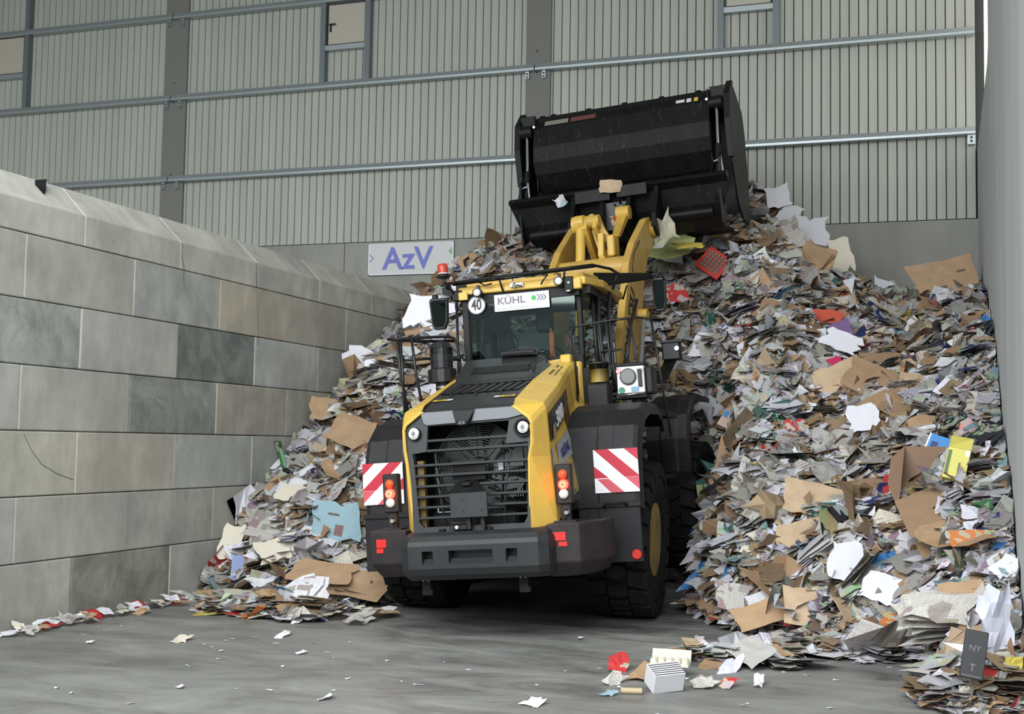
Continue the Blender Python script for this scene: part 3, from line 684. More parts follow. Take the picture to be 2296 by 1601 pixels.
# ---- rear grille mask
cx=.05; yg=-2.15
def gx(x): return x
outer=[(-.50,.96),(-.505,1.20),(-.545,1.56),(-.585,1.70),(-.575,1.93),(-.53,1.99),(-.385,2.06),(.50,2.06),(.635,1.97),(.665,1.92),(.665,1.70),(.625,1.56),(.60,1.20),(.595,.96)]
innr=[(-.40,1.02),(-.44,1.06),(-.47,1.56),(-.485,1.685),(-.35,1.70),(-.33,1.93),(.44,1.935),(.41,1.77),(.40,1.73),(.605,1.735),(.60,1.56),(.575,1.08),(.54,1.02)]
def yz(z): return -2.16+(z-.96)*.05
m=B()
import bmesh as _bm
from mathutils.geometry import tessellate_polygon
tri=tessellate_polygon([[Vector((x,z,0)) for x,z in outer],[Vector((x,z,0)) for x,z in innr[::-1]]])
pts=outer+innr[::-1]
m.add([(x,yz(z),z) for x,z in pts],[tuple(t) for t in tri],M_dk)
no=len(outer); ni=len(innr)
for ring in (outer,innr):
    k=len(ring); m.add([(x,yz(z),z) for x,z in ring]+[(x,yz(z)+.05,z) for x,z in ring],[(i,(i+1)%k,k+(i+1)%k,k+i) for i in range(k)],M_dk)
gr=m.build('grille_frame', LO)
# grey inserts along the top
m=B(); 
for pg in ([(-.385,2.055),(-.07,2.055),(-.055,1.945),(-.33,1.94),(-.36,1.96)],[(.13,2.055),(.495,2.055),(.60,1.985),(.44,1.955),(.10,1.95)]):
    m.prism([(x,z) for x,z in pg],'y',-2.135,-2.105,M_gry)
m.build('grey_trim', gr)
m=B(); m.add([(-.075,-2.15,2.05),(.135,-2.15,2.05),(.07,-2.20,1.93),(-.03,-2.20,1.93),(-.075,-2.05,2.07),(.135,-2.05,2.07)],[(0,1,2,3),(0,1,5,4)],M_blk).box(-.035,.075,-2.20,-2.12,1.915,1.955,M_blk,c=.008); cm=m.build('rear_camera', gr)
MB(XB).box(.0,.055,-2.212,-2.19,1.925,1.95,M_chrome).box(.01,.045,-2.216,-2.20,1.93,1.945,M_blackp).build('camera_lens', cm)
import bisect
def left(z): 
    q=[(1.02,-.44),(1.56,-.475),(1.69,-.485),(1.70,-.35),(1.93,-.33)]; return float(np.interp(z,[a for a,b in q],[b for a,b in q]))
def right(z):
    q=[(1.02,.56),(1.56,.60),(1.73,.605),(1.735,.40),(1.93,.44)]; return float(np.interp(z,[a for a,b in q],[b for a,b in q]))
for z in (1.105,1.20,1.295,1.39,1.485,1.58,1.71,1.80):
    a,b_=left(z),right(z); h=.012
    MB(XB).prism([(yz(z)+.006,z-h),(yz(z)+.05,z-h-.008),(yz(z)+.05,z-h+.006),(yz(z)+.006,z+h-.004)],'x',a-.004,b_+.004,M_dk).build('grille_bar', gr)
for x0,x1 in ((-.32,-.20),(.40,.345)):
    m=B(); m.tube([(x0+.04,yz(1.7)+.04,1.70),((x0+x1)/2,yz(1.4)+.045,1.36),(x1,yz(1)+.045,1.02)],.011,M_dk,6); m.build('grille_upright', gr)
for x,z in ((-.455,1.865),(.575,1.86)):
    m=B(); R0=.085 if x>0 else .062
    m.lathe([(R0,0),(R0,1),(R0*.82,1),(R0*.7,.55)],(x,yz(z)+.03,z),(x,yz(z)-.03,z),M_blk,28); hl=m.build('headlight', gr); hl['label']='round rear work lamp'
    m=B(); m.lathe([(.050,0),(.050,.6),(.035,1)],(x,yz(z)-.02,z+.005),(x,yz(z)-.045,z+.005),M_ledw,24); pts=[(x+.05*math.cos(a),yz(z)-.034,z+.005+.05*math.sin(a)) for a in [2*PI*k/24 for k in range(24)]]; m.tube(pts,.004,M_chrome,6,True)
    m.cyl((x,yz(z)-.04,z+.005),(x,yz(z)-.049,z+.005),.020,M_chrome,n=14).box(x-.003,x+.003,yz(z)-.047,yz(z)-.03,z-.03,z+.04,M_gry)
    m.build('lens', hl)
# engine bay behind the grille
m=B(); m.box(-.47,.56,-1.60,-1.56,.98,1.95,M_blk).box(-.50,-.47,-2.1,-1.56,.98,1.95,M_blk).box(.56,.59,-2.1,-1.56,.98,1.9,M_blk).box(-.50,.59,-2.1,-1.56,.96,.99,M_blk).box(-.46,-.40,-2.08,-2.02,1.0,1.62,mat('dim_yellow_strut',(.13,.085,.02),.7))
m.build('fan_shroud', LO)
m=B(); fcx,fcz,fy=.07,1.52,-1.80
for k in range(8):
    a=2*PI*k/8+.15; ca,sa=math.cos(a),math.sin(a); rad=Vector((ca,0,sa)); tan=Vector((-sa,0,ca)); c_=Vector((fcx,fy,fcz))
    vs=[c_+rad*.10+tan*-.05,c_+rad*.10+tan*.05+Vector((0,.05,0)),c_+rad*.40+tan*.14+Vector((0,.09,0)),c_+rad*.40+tan*-.06+Vector((0,-.01,0))]
    m.add(vs+[v+Vector((0,.012,0)) for v in vs],[(0,1,2,3),(4,5,6,7),(0,1,5,4),(1,2,6,5),(2,3,7,6),(3,0,4,7)],M_fan)
m.lathe([(.11,0),(.11,.8),(.08,1)],(fcx,fy+.08,fcz),(fcx,fy-.04,fcz),M_blk,24)
fan=m.build('cooling_fan', LO)
m=B()
for i in range(15):
    r_=.12+i*.0215; pts=[(fcx+r_*math.cos(a),fy-.10,fcz+r_*math.sin(a)) for a in [2*PI*k/40 for k in range(40)]]; m.tube(pts,.003,M_fan,5,True)
for k in range(8):
    a=2*PI*k/8; m.tube([(fcx+.10*math.cos(a),fy-.105,fcz+.10*math.sin(a)),(fcx+.43*math.cos(a),fy-.105,fcz+.43*math.sin(a))],.004,M_blk,5)
m.build('fan_guard', fan)
m=B()
for z,x0,x1 in ((1.46,.22,.5),(1.40,.2,.46),(1.32,.18,.44),(1.22,.24,.5)):
    m.tube([(x0,-2.0,z+.03),((x0+x1)/2,-1.98,z-.02),(x1,-1.96,z)],.012,M_blk,6); m.build('engine_hose', LO); m=B()
for x,z in ((.26,1.45),(.30,1.22),(.42,1.21),(.25,1.33),(.29,1.12)): m.lathe([(.010,0),(.016,.5),(.008,1)],(x,-2.02,z),(x+.03,-2.05,z),M_chrome,8)
m.tube([(.35,-2.02,1.75),(.34,-2.02,1.5),(.31,-2.02,1.2)],.010,M_blk,6).box(.30,.345,-2.05,-2.02,1.50,1.56,M_vlg)
m.build('engine_cable', LO); m=B(); m.box(-.30,-.18,-2.04,-2.03,1.14,1.15,M_vlg).box(-.30,-.29,-2.04,-2.03,1.14,1.2,M_vlg).build('wire_bracket', LO)
m=B()
for i in range(14): m.box(.20+i*.022,.208+i*.022,-1.96,-1.95,1.25,1.33,M_fan); m.box(.20+i*.022,.208+i*.022,-1.96,-1.95,1.36,1.42,M_fan)
m.build('radiator_fin', LO)
# bracket plate
m=B(); m.add([(-.13,-2.08,1.60),(.18,-2.08,1.61),(.18,-2.08,1.43),(-.13,-2.08,1.42)],[(0,1,2,3)],M_dk2).box(-.13,.18,-2.08,-2.04,1.42,1.60,M_dk2,c=.006)
m.add([(-.09,-2.13,1.41),(.12,-2.13,1.41),(.24,-2.26,1.32),(-.10,-2.26,1.31)],[(0,1,2,3)],M_blk)
m.box(-.10,.245,-2.285,-2.262,1.095,1.315,M_dk,c=.004).box(-.05,-.02,-2.26,-2.1,1.12,1.3,M_blk).box(.16,.19,-2.26,-2.1,1.12,1.3,M_blk).box(.03,.065,-2.23,-2.17,.99,1.10,M_dk2).box(.16,.195,-2.23,-2.17,.99,1.10,M_dk2).box(-.01,.08,-2.22,-2.12,1.37,1.41,M_blk,c=.01)
hb=m.build('hitch_bracket', LO)
m=B()
for x,z in ((.02,1.255),(.19,1.26),(.02,1.155),(.19,1.155)): m.cyl((x,-2.2865,z),(x,-2.282,z),.015,M_blackp,n=16)
m.build('bolt_hole', hb)
m=B(); m.box(-.13,.03,-2.24,-2.20,.99,1.03,M_dk2,c=.004).box(-.13,.02,-2.20,-2.15,1.04,1.06,M_dk2).lathe([(.012,0),(.016,1)],(-.06,-2.24,1.012),(-.06,-2.25,1.012),M_white,n=10); m.build('grille_latch', LO)

# ---- cab
cab=empty('cab',(0,0,0),0,LO)
cab['label']='operator cab with tinted glass and yellow roof edge'
m=B()
def post(m,x0,x1,y0,y1,z0=1.7,z1=3.45,ma=M_blk): m.box(x0,x1,y0,y1,z0,z1,ma,c=.008)
post(m,-.73,-.655,.42,.50); post(m,.56,.62,.50,.58); post(m,.66,.73,.95,1.05); post(m,-.78,-.70,1.0,1.08); post(m,-.70,-.62,1.90,1.98); post(m,.62,.70,1.90,1.98)
m.box(-.73,.62,.42,.50,2.25,2.70,M_blk).box(-.78,.73,.5,1.98,1.6,1.9,M_blk).box(-.73,.62,.43,.50,3.36,3.50,M_blk)
m.box(-.70,.70,1.90,1.98,1.9,2.25,M_blk).box(-.765,-.70,.5,1.98,3.38,3.48,M_blk).box(.66,.73,.5,1.98,3.38,3.48,M_blk).box(-.70,.70,1.90,1.98,3.38,3.48,M_blk)
m.build('cab_frame', cab)
m=B(); m.box(-.655,.56,.45,.458,2.70,3.37,M_glass); m.build('rear_window', cab)
m=B(); m.box(-.735,-.73,.5,1.0,1.95,3.38,M_glass).box(-.735,-.73,1.08,1.9,1.95,3.38,M_glass); m.build('left_window', cab)
m=B(); m.add([(.60,.58,1.95),(.70,.95,1.95),(.70,.95,3.38),(.60,.58,3.38)],[(0,1,2,3)],M_glass).box(.70,.705,1.05,1.9,1.95,3.38,M_glass); m.build('right_window', cab)
m=B(); m.box(-.62,.62,1.95,1.957,2.2,3.38,M_glass); m.build('windscreen', cab)
m=B(); m.prism([(-.76,.40),(.70,.40),(.82,.85),(.82,2.0),(.70,2.2),(-.72,2.2),(-.84,2.0),(-.84,.85)],'z',3.47,3.56,M_yel).prism([(-.70,.52),(.66,.52),(.74,.9),(.74,1.9),(.6,2.08),(-.62,2.08),(-.74,1.9),(-.76,.9)],'z',3.55,3.62,M_yeld)
rf=m.build('cab_roof', LO, bevel=.018)
m=B(); m.box(-.75,.64,.385,.43,3.470,3.53,M_yel,c=.01).box(-.83,-.70,.38,.5,3.41,3.53,M_blk,c=.012).box(-.745,-.64,.355,.385,3.41,3.50,M_yel,c=.006).box(.52,.66,.36,.44,3.42,3.54,M_yel,c=.01); m.build('roof_edge', rf)
m=B()
loop=[(-.86,.30,3.60),(-.30,.28,3.62),(.50,.28,3.64),(.80,.36,3.66),(.88,1.0,3.70),(.85,1.9,3.74),(.1,2.1,3.76),(-.8,1.95,3.72),(-.98,1.2,3.64),(-.92,.5,3.59)]
m.tube(loop,.017,M_blk,8,True); 
for p_ in ((-.86,.32),(-.25,.30),(.50,.30),(.95,1.0),(.9,1.9),(-.9,1.9),(-.95,.9)): m.tube([(p_[0],p_[1],3.62),(p_[0]*.92,p_[1]+.08,3.47)],.012,M_blk,6)
m.tube([(-.80,.34,3.585),(-.2,.33,3.60),(.45,.33,3.625),(.80,.5,3.66)],.010,M_blk,6)
m.build('roof_guard_rail', LO)
B().tube([(.30,.33,3.60),(.26,.29,3.54),(.22,.33,3.50)],.010,M_blackp,6).build('roof_cable', rf); B().tube([(-.5,.34,3.60),(-.42,.31,3.545),(-.34,.33,3.56)],.010,M_blackp,6).build('roof_cable', rf)
for x,z in ((-.515,3.475),(.42,3.515)):
    m=B(); m.lathe([(.03,0),(.052,.3),(.052,1),(.044,1)],(x,.40,z),(x,.31,z),M_blackp,20).box(x-.015,x+.015,.36,.40,z-.02,z+.09,M_blackp); wl_=m.build('work_light', rf); wl_['label']='round roof work lamp'
    m=B(); m.lathe([(.042,0),(.030,1)],(x,.312,z),(x,.300,z),M_ledw,20).build('lens', wl_)
m=B(); m.box(-.145,.01,.36,.38,3.50,3.55,M_steel,c=.004).lathe([(.015,0),(.028,.4),(.018,1)],(-.09,.36,3.52),(-.09,.32,3.515),M_chrome,12).tube([(-.06,.34,3.52),(.0,.33,3.505),(.0,.34,3.53)],.007,M_blackp,6).tube([(-.10,.33,3.50),(-.10,.34,3.60)],.006,M_chrome,6); m.build('roof_camera', rf)
m=B(); m.box(.475,.575,.34,.42,3.40,3.56,M_blk,c=.008).box(.50,.54,.33,.345,3.395,3.405,M_chrome); md=m.build('control_module', rf)
m=B(); m.box(.518,.534,.333,.341,3.485,3.50,M_led); m.build('status_light', md)
# beacon on swan neck
m=B(); m.tube([(-.80,.52,3.56),(-.90,.6,3.55),(-.99,.7,3.58),(-1.02,.75,3.64),(-1.03,.78,3.70)],.014,M_chrome,8).box(-.86,-.80,.48,.56,3.51,3.62,M_label_w,c=.004).box(-.80,-.70,.46,.56,3.50,3.60,M_blk).lathe([(.02,0),(.025,1)],(-1.03,.78,3.68),(-1.05,.80,3.75),M_blackp,10); bc=m.build('beacon_arm', LO)
m=B(); m.lathe([(.03,0),(.085,.35),(.085,.6),(.055,1)],(-1.05,.80,3.745),(-1.055,.80,3.80),M_blackp,20); m.lathe([(.060,0),(.060,1)],(-1.055,.80,3.80),(-1.055,.80,3.812),M_white,20); m.build('beacon_base', bc)
m=B(); m.lathe([(.062,0),(.064,.5),(.060,.85),(.045,1)],(-1.055,.80,3.812),(-1.06,.80,3.92),M_beacon,24); m.build('beacon_dome', bc)
# signs on the rear window
m=B(); m.box(-.345,.285,.404,.414,3.250,3.438,M_white,c=.003)
sg=m.build('cab_sign', LO); sg['label']='white sign with grey lettering and green diamond on rear window'
pl=lambda v: (-.150+v.x,.403-v.z,3.362+v.y)
m=B(); m.text('KÜHL',.108,pl,M_lgrey,bold=.0028,sx=1.16,depth=.001); m.build('sign_lettering', sg)
pl=lambda v: (-.10+v.x,.403-v.z,3.275+v.y)
m=B(); m.text('ENTSORGUNG & RECYCLING',.036,pl,mat('pale_print',(.34,.35,.37),.5),sx=1.05,depth=.001); m.build('small_lettering', sg)
m=B(); m.add([(.075,.4015,3.370),(.110,.4015,3.405),(.145,.4015,3.370),(.110,.4015,3.335)],[(0,1,2,3)],M_green)
for k in range(3):
    x=.142+.034*k; m.add([(x,.4015,3.405),(x+.012,.4015,3.405),(x+.045,.4015,3.370),(x+.012,.4015,3.335),(x,.4015,3.335),(x+.032,.4015,3.370)],[(0,1,2,5),(5,2,3,4)],M_navy)
m.build('chevron_emblem', sg)
m=B(); m.lathe([(.102,0),(.102,1)],(-.555,.418,3.345),(-.555,.408,3.345),M_white,40); sp=m.build('speed_disc', LO); sp['label']='round white speed disc reading 40'
m=B(); pts=[(-.555+.097*math.cos(a),.407,3.345+.097*math.sin(a)) for a in [2*PI*k/40 for k in range(40)]]; m.tube(pts,.0035,M_blackp,5,True)
pl=lambda v: (-.555+v.x,.406-v.z,3.345+v.y); m.text('40',.165,pl,M_blackp,bold=.004,sx=.72,depth=.001); m.build('disc_lettering', sp)
# interior
m=B(); m.box(-.22,.20,.95,1.35,2.2,2.36,M_seat,c=.04).prism([(-.20,2.34),(.17,2.34),(.20,2.6),(.18,2.98),(.08,3.08),(-.10,3.08),(-.20,2.98),(-.24,2.6)],'y',.80,.93,M_seat)
se=m.build('seat', cab, bevel=.03); m=B(); m.box(-.16,.10,.785,.80,2.80,2.81,M_vlg).box(-.13,-.07,.785,.80,2.60,2.61,M_vlg).box(.02,.22,.76,.86,3.02,3.28,M_blk,c=.03); m.build('headrest', se)
m=B(); m.tube([(.20,.74,3.05),(.22,.72,2.85),(.20,.72,2.62)],.014,M_belt,6).tube([(.30,1.1,3.0),(.36,1.2,2.75)],.014,M_belt,6).box(.185,.235,.715,.725,2.60,3.0,M_belt); m.build('seat_belt', se)
m=B(); m.lathe([(.13,0),(.13,1)],(-.36,.62,3.16),(-.36,.58,3.14),M_blk,24).loft([(-.40,.7,3.1),(-.28,.7,3.1),(-.28,.8,3.1),(-.40,.8,3.1)],[(-.40,.85,2.2),(-.16,.85,2.2),(-.16,1.0,2.2),(-.40,1.0,2.2)],M_dk2); m.build('air_column', cab)
m=B(); pts=[(-.02+.19*math.cos(a),1.5+.08*math.sin(a),2.75+.17*math.sin(a)) for a in [2*PI*k/24 for k in range(24)]]; m.tube(pts,.014,M_blackp,6,True).tube([(0,1.5,2.75),(0,1.7,2.3),(0,1.75,1.9)],.04,M_blackp); m.build('steering_wheel', cab)
m=B(); m.box(.30,.50,.8,1.5,2.0,2.55,M_blk,c=.03).box(-.62,-.45,.6,.75,2.05,2.95,M_blk,c=.02).box(-.66,.64,.52,1.9,1.88,1.95,M_blk).tube([(-.56,.56,2.72),(-.56,.56,3.14),(-.36,.56,3.15),(-.36,.56,2.72)],.012,M_blackp); m.build('console', cab)
# mirrors
def mirror(s_, cx, cz, y, lab, W_, H_):
    m=B(); prof=[(-.5,.42),(-.42,.5),(.42,.5),(.5,.42),(.46,-.25),(.28,-.48),(-.28,-.48),(-.40,-.3)]
    m.prism([(cx+a*W_,cz+b*H_) for a,b in prof],'y',y-.03,y+.05,M_blackp); o=m.build('side_mirror', LO, bevel=.012); o['label']=lab
    g=B(); g.prism([(cx+a*W_*.82,cz+b*H_*.86) for a,b in prof],'y',y-.034,y-.030,mat('mirror_glass',(.006,.012,.010),.5,.0,spec=.04)); g.build('mirror_glass', o)
    return o
mirror(-1,-1.46,3.47,1.8,'left rear view mirror on swan neck',.24,.40); o=mirror(1,1.285,3.47,1.9,'right rear view mirror on a flat arm',.17,.42)
m=B(); m.tube([(-.82,.6,3.52),(-1.15,1.2,3.56),(-1.42,1.75,3.60),(-1.50,1.8,3.66),(-1.50,1.82,3.52)],.016,M_blackp,8).box(-1.54,-1.47,1.78,1.84,3.66,3.72,M_blk,c=.01)
m.prism([(-.72,3.44),(-.98,3.52),(-.98,3.60),(-.72,3.58)],'y',.50,.58,M_blk); m.build('mirror_arm', LO)
m=B(); m.add([(.70,.9,3.50),(1.22,1.75,3.66),(1.22,1.75,3.72),(.70,.9,3.66),(.72,.98,3.50),(1.24,1.83,3.66),(1.24,1.83,3.72),(.72,.98,3.66)],[(0,1,2,3),(4,5,6,7),(0,1,5,4),(3,2,6,7),(1,2,6,5),(0,3,7,4)],M_blk)
m.tube([(1.22,1.79,3.70),(1.33,1.85,3.72),(1.36,1.88,3.64)],.014,M_blackp); m.build('mirror_arm', LO)

# ---- handrails
def rail(paths, name, lab, r=.017):
    m=B()
    for p_ in paths: m.tube(p_,r,M_blackp,8)
    o=m.build(name, LO); o['label']=lab; return o
rail([[(-1.36,-.30,2.97),(-1.20,-.30,2.965),(-.85,.20,3.00),(-.79,.26,2.98),(-.76,.28,2.90),(-.74,.30,2.55),(-.72,.30,2.2)],
      [(-1.25,-.30,2.965),(-1.24,-.30,2.6),(-1.16,-.30,2.1)],[(-1.11,-.25,2.975),(-1.08,-.25,2.6),(-1.00,-.25,2.05)],
      [(-1.31,-.30,2.73),(-1.0,-.1,2.745),(-.74,.28,2.74)],[(-.80,.35,2.1),(-.79,.42,3.4)],[(-1.22,-.29,2.96),(-1.21,-.29,2.1)],[(-1.36,-.30,2.97),(-1.35,.6,3.02),(-.95,.9,3.02)]],'handrail','left platform handrail',.016)
rail([[(.60,.15,2.25),(.575,.15,2.88),(.59,.15,2.96),(.64,.15,2.985),(1.00,.15,3.015),(1.28,.15,3.02)],[(.85,.15,3.0),(.88,.15,2.4)],[(.945,.15,3.01),(.98,.2,2.3)],[(1.20,.15,3.02),(1.30,.15,2.15)],[(1.28,.15,3.02),(1.33,.8,3.07)],
      [(1.33,.8,3.10),(1.40,.8,2.4),(1.47,.78,1.75)],[(.78,.6,2.72),(1.02,.6,2.74),(1.06,.6,2.68),(1.13,.6,2.45)],[(.60,.15,2.55),(.58,.16,2.1)]],'handrail','right platform handrail with clamp',.013)
rail([[(.72,1.0,3.45),(.74,.8,3.1),(.78,.7,2.7),(.84,.65,2.35)],[(.80,1.3,3.5),(.82,1.0,3.2),(.86,.9,2.6),(.90,.8,2.3)],[(.66,.9,3.5),(.70,.75,3.0),(.74,.65,2.4)],[(1.06,1.6,3.4),(1.0,1.3,3.0),(.98,1.0,2.5)]],'hydraulic_hose','bundle of black hoses beside the cab',.02)
m=B(); m.box(-1.42,-.76,-.2,1.6,1.98,2.04,M_blk).box(.74,1.42,.6,1.7,1.98,2.05,M_blk).box(-1.40,-.78,.6,1.5,1.3,1.34,M_blk).box(.78,1.4,.6,1.5,1.3,1.34,M_blk); m.build('platform', LO)
m=B(); m.box(1.19,1.42,2.42,2.60,2.72,2.95,M_blackp,c=.02).box(1.17,1.44,2.40,2.62,2.94,2.965,M_blackp).cyl((1.38,2.41,2.86),(1.38,2.39,2.86),.03,M_chrome,n=12).add([(1.12,2.0,2.42),(1.26,2.0,2.42),(1.36,2.5,2.75),(1.20,2.5,2.72),(1.12,2.1,2.42),(1.26,2.1,2.42),(1.36,2.6,2.75),(1.20,2.6,2.72)],[(0,1,2,3),(4,5,6,7),(0,3,7,4),(1,2,6,5)],M_blk); m.build('front_lamp_box', LO)
# pre-cleaner stack (left)
m=B(); cx_,cy_=-.815,-.15
m.lathe([(.075,0),(.075,.33),(.080,.35),(.080,.37),(.075,.39),(.078,.42),(.155,.43),(.155,.60),(.120,.62),(.120,.70),(.125,.70),(.125,.80),(.118,.80),(.118,.88),(.128,.885),(.10,.95),(.03,.985),(.015,1)],(cx_,cy_,2.12),(cx_,cy_,2.93),M_blackp,14,smooth=False)
pc=m.build('air_precleaner', LO); pc['label']='black air precleaner stack with clear bowl'
m=B(); m.lathe([(.124,0),(.124,1)],(cx_,cy_,2.77),(cx_,cy_,2.835),M_clear,20).build('clear_bowl', pc)
m=B(); m.lathe([(.082,0),(.082,1)],(cx_,cy_,2.405),(cx_,cy_,2.425),M_chrome,20).build('clamp_band', pc)
m=B(); m.prism([(-1.05,2.02),(-.70,2.02),(-.66,2.20),(-.74,2.30),(-.95,2.28)],'y',-.35,.1,M_dk2).build('intake_housing', LO,bevel=.01)
# grease reservoir (right)
m=B(); m.box(.715,.955,.02,.24,2.09,2.35,M_dk2,c=.02); gr_=m.build('grease_reservoir', LO); gr_['label']='clear grease reservoir half full of yellow grease'
m=B(); m.lathe([(.098,0),(.098,1)],(.845,.12,2.36),(.845,.12,2.50),M_fluid,24).build('grease', gr_)
m=B(); m.lathe([(.104,0),(.106,.9),(.114,.92),(.114,1)],(.845,.12,2.355),(.845,.12,2.56),M_clear,24).build('clear_bowl', gr_)
m=B(); m.lathe([(.117,0),(.112,1)],(.845,.12,2.555),(.845,.12,2.572),M_dk2,24).box(.94,.98,.1,.16,2.45,2.56,M_clear).build('lid', gr_)
# silver service box (right)
m=B(); m.box(1.055,1.345,.0,.30,2.215,2.50,M_steel,c=.006).box(1.04,1.35,-.01,.32,2.50,2.535,M_blk,c=.006).box(1.04,1.36,-.02,.3,2.16,2.215,M_blk,c=.006).box(1.345,1.43,.03,.3,2.2,2.49,M_dk2,c=.02)
sb=m.build('service_box', LO); sb['label']='bright metal service box with round cap'
m=B(); m.lathe([(.088,0),(.088,.6),(.07,1)],(1.175,0,2.39),(1.175,-.03,2.39),mat('brushed_cap',(.20,.20,.195),.55,.3),28).build('round_cap', sb)
m=B(); m.box(1.28,1.32,-.03,0,2.28,2.46,M_blackp,c=.004).box(1.265,1.335,-.012,0,2.43,2.47,M_vlg).box(1.20,1.28,-.008,0,2.23,2.28,mat('blue_sticker',(.20,.34,.48),.4)).lathe([(.034,0),(.034,1)],(1.10,0,2.25),(1.10,-.006,2.25),mat('green_sticker',(.05,.22,.13),.4),20).lathe([(.026,0),(.026,1)],(1.075,0,2.455),(1.075,-.004,2.455),M_white,18)
pts=[(1.075+.026*math.cos(a),-.005,2.455+.026*math.sin(a)) for a in [2*PI*k/18 for k in range(18)]]; m.tube(pts,.003,M_refl,5,True).tube([(1.057,-.006,2.473),(1.093,-.006,2.437)],.003,M_refl,5); m.build('sticker', sb)
m=B(); m.tube([(1.07,-.06,2.19),(1.34,-.06,2.21)],.008,M_chrome,6).build('latch_bar', sb)

# ---- lift arms and linkage (front frame)
def arm(s_):
    u0,u1=(.46,.56) if s_>0 else (-.58,-.48)
    # outline in (v,z): fat plate rising from the front frame to the bucket pins
    pg=[(.75,2.20),(.62,2.45),(.80,2.72),(1.15,3.22),(1.45,3.75),(1.62,4.12),(1.95,4.42),(2.65,4.86),(2.85,4.92),(3.02,4.86),(3.06,4.72),(2.98,4.60),(2.62,4.30),(2.35,3.95),(2.05,3.30),(1.55,2.80),(1.05,2.30)]
    m=F(); m.prism(pg,'x',u0,u1,M_yela); o=m.build('lift_arm', LO, bevel=.012, seg=2); o['label']=('left' if s_<0 else 'right')+' yellow lift arm'
    if s_>0:
        def pl(v):   # along the plate, reading upwards
            a=math.atan2(1.0,.58); x,y=v.x,v.y
            return (u1+.004+v.z, 1.42+x*math.cos(a)-y*math.sin(a), 3.22+x*math.sin(a)+y*math.cos(a))
        t=F(); t.text('KOMATSU',.26,pl,M_blackp,bold=.008,sx=1.0); t.build('arm_lettering', o)
        t=F(); t.tube([(u1+.004,1.75,4.0),(u1+.004,1.85,4.25),(u1+.004,2.2,4.48)],.012,M_label_r,5).build('arm_stripe', o)
    for v,z,r_ in ((2.92,4.76,.11),(.82,2.42,.12)):
        p_=F(); p_.cyl((u0-.05,v,z),(u1+.05,v,z),r_,M_yeld,n=24); p_.cyl((u0-.07,v,z),(u1+.07,v,z),r_*.5,M_blk,n=16); p_.build('pin_boss', o)
    return o
arm(1); arm(-1)
m=F(); m.cyl((-.50,1.92,4.10),(.48,1.92,4.10),.155,M_yela,n=32); m.prism([(1.75,3.95),(2.3,4.1),(2.35,4.3),(1.9,4.28)],'x',-.26,-.19,M_yel).prism([(1.75,3.95),(2.3,4.1),(2.35,4.3),(1.9,4.28)],'x',.08,.15,M_yel)
m.build('cross_tube', LO)
# bell crank, tilt cylinder and link
m=F()
for u in (-.02,): m.prism([(2.05,4.18),(1.95,4.30),(2.0,4.62),(2.14,4.62),(2.55,4.35),(2.5,4.18)],'x',.04,.12,M_yel)
m.prism([(2.02,4.86),(2.18,4.90),(2.9,4.42),(2.6,4.1),(2.2,4.45),(1.96,4.7)],'x',-.18,-.10,M_yel).prism([(2.02,4.86),(2.18,4.90),(2.9,4.42),(2.6,4.1),(2.2,4.45),(1.96,4.7)],'x',-.02,.04,M_yeld)
m.cyl((-.25,2.08,4.80),(.06,2.08,4.80),.09,M_yeld,n=24).cyl((-.32,2.08,4.78),(-.22,2.08,4.78),.12,M_yel,n=24).box(.16,.27,1.98,2.25,4.28,4.58,M_yel,c=.02).cyl((.12,2.1,4.45),(.2,2.1,4.45),.05,M_blk)
m.prism([(-.14,4.90),(-.06,4.93),(.02,4.86),(.17,4.58),(.16,4.22),(.04,4.22),(-.02,4.45)],'y',2.13,2.20,M_yela)
bk_=m.build('bell_crank', LO, bevel=.008)
m=F(); m.cyl((-.21,1.72,3.2),(-.21,2.05,4.72),.066,M_yel,n=24).cyl((-.27,2.06,4.80),(-.15,2.06,4.80),.105,M_yel,n=24).lathe([(.085,0),(.085,1)],(-.21,1.73,3.9),(-.21,1.76,4.05),M_yeld); m.build('tilt_cylinder', LO)
m=F(); m.loft([(.15,2.3,4.60),(.25,2.3,4.60),(.25,2.4,4.60),(.15,2.4,4.60)],[(.12,2.75,5.0),(.27,2.75,5.0),(.27,2.9,5.0),(.12,2.9,5.0)],M_yeld).cyl((.10,2.82,5.02),(.29,2.82,5.02),.10,M_yeld,n=20); m.build('bucket_link', LO)
for s_ in (-1,1):
    u=s_*.66+.0; m=F(); m.cyl((u,.95,1.6),(u,1.35,2.5),.07,M_blk,n=16).cyl((u,1.35,2.5),(u,1.75,3.35),.04,M_chrome,n=14).cyl((u-.06,1.8,3.42),(u+.06,1.8,3.42),.08,M_yeld,n=16); m.build('lift_cylinder', LO)

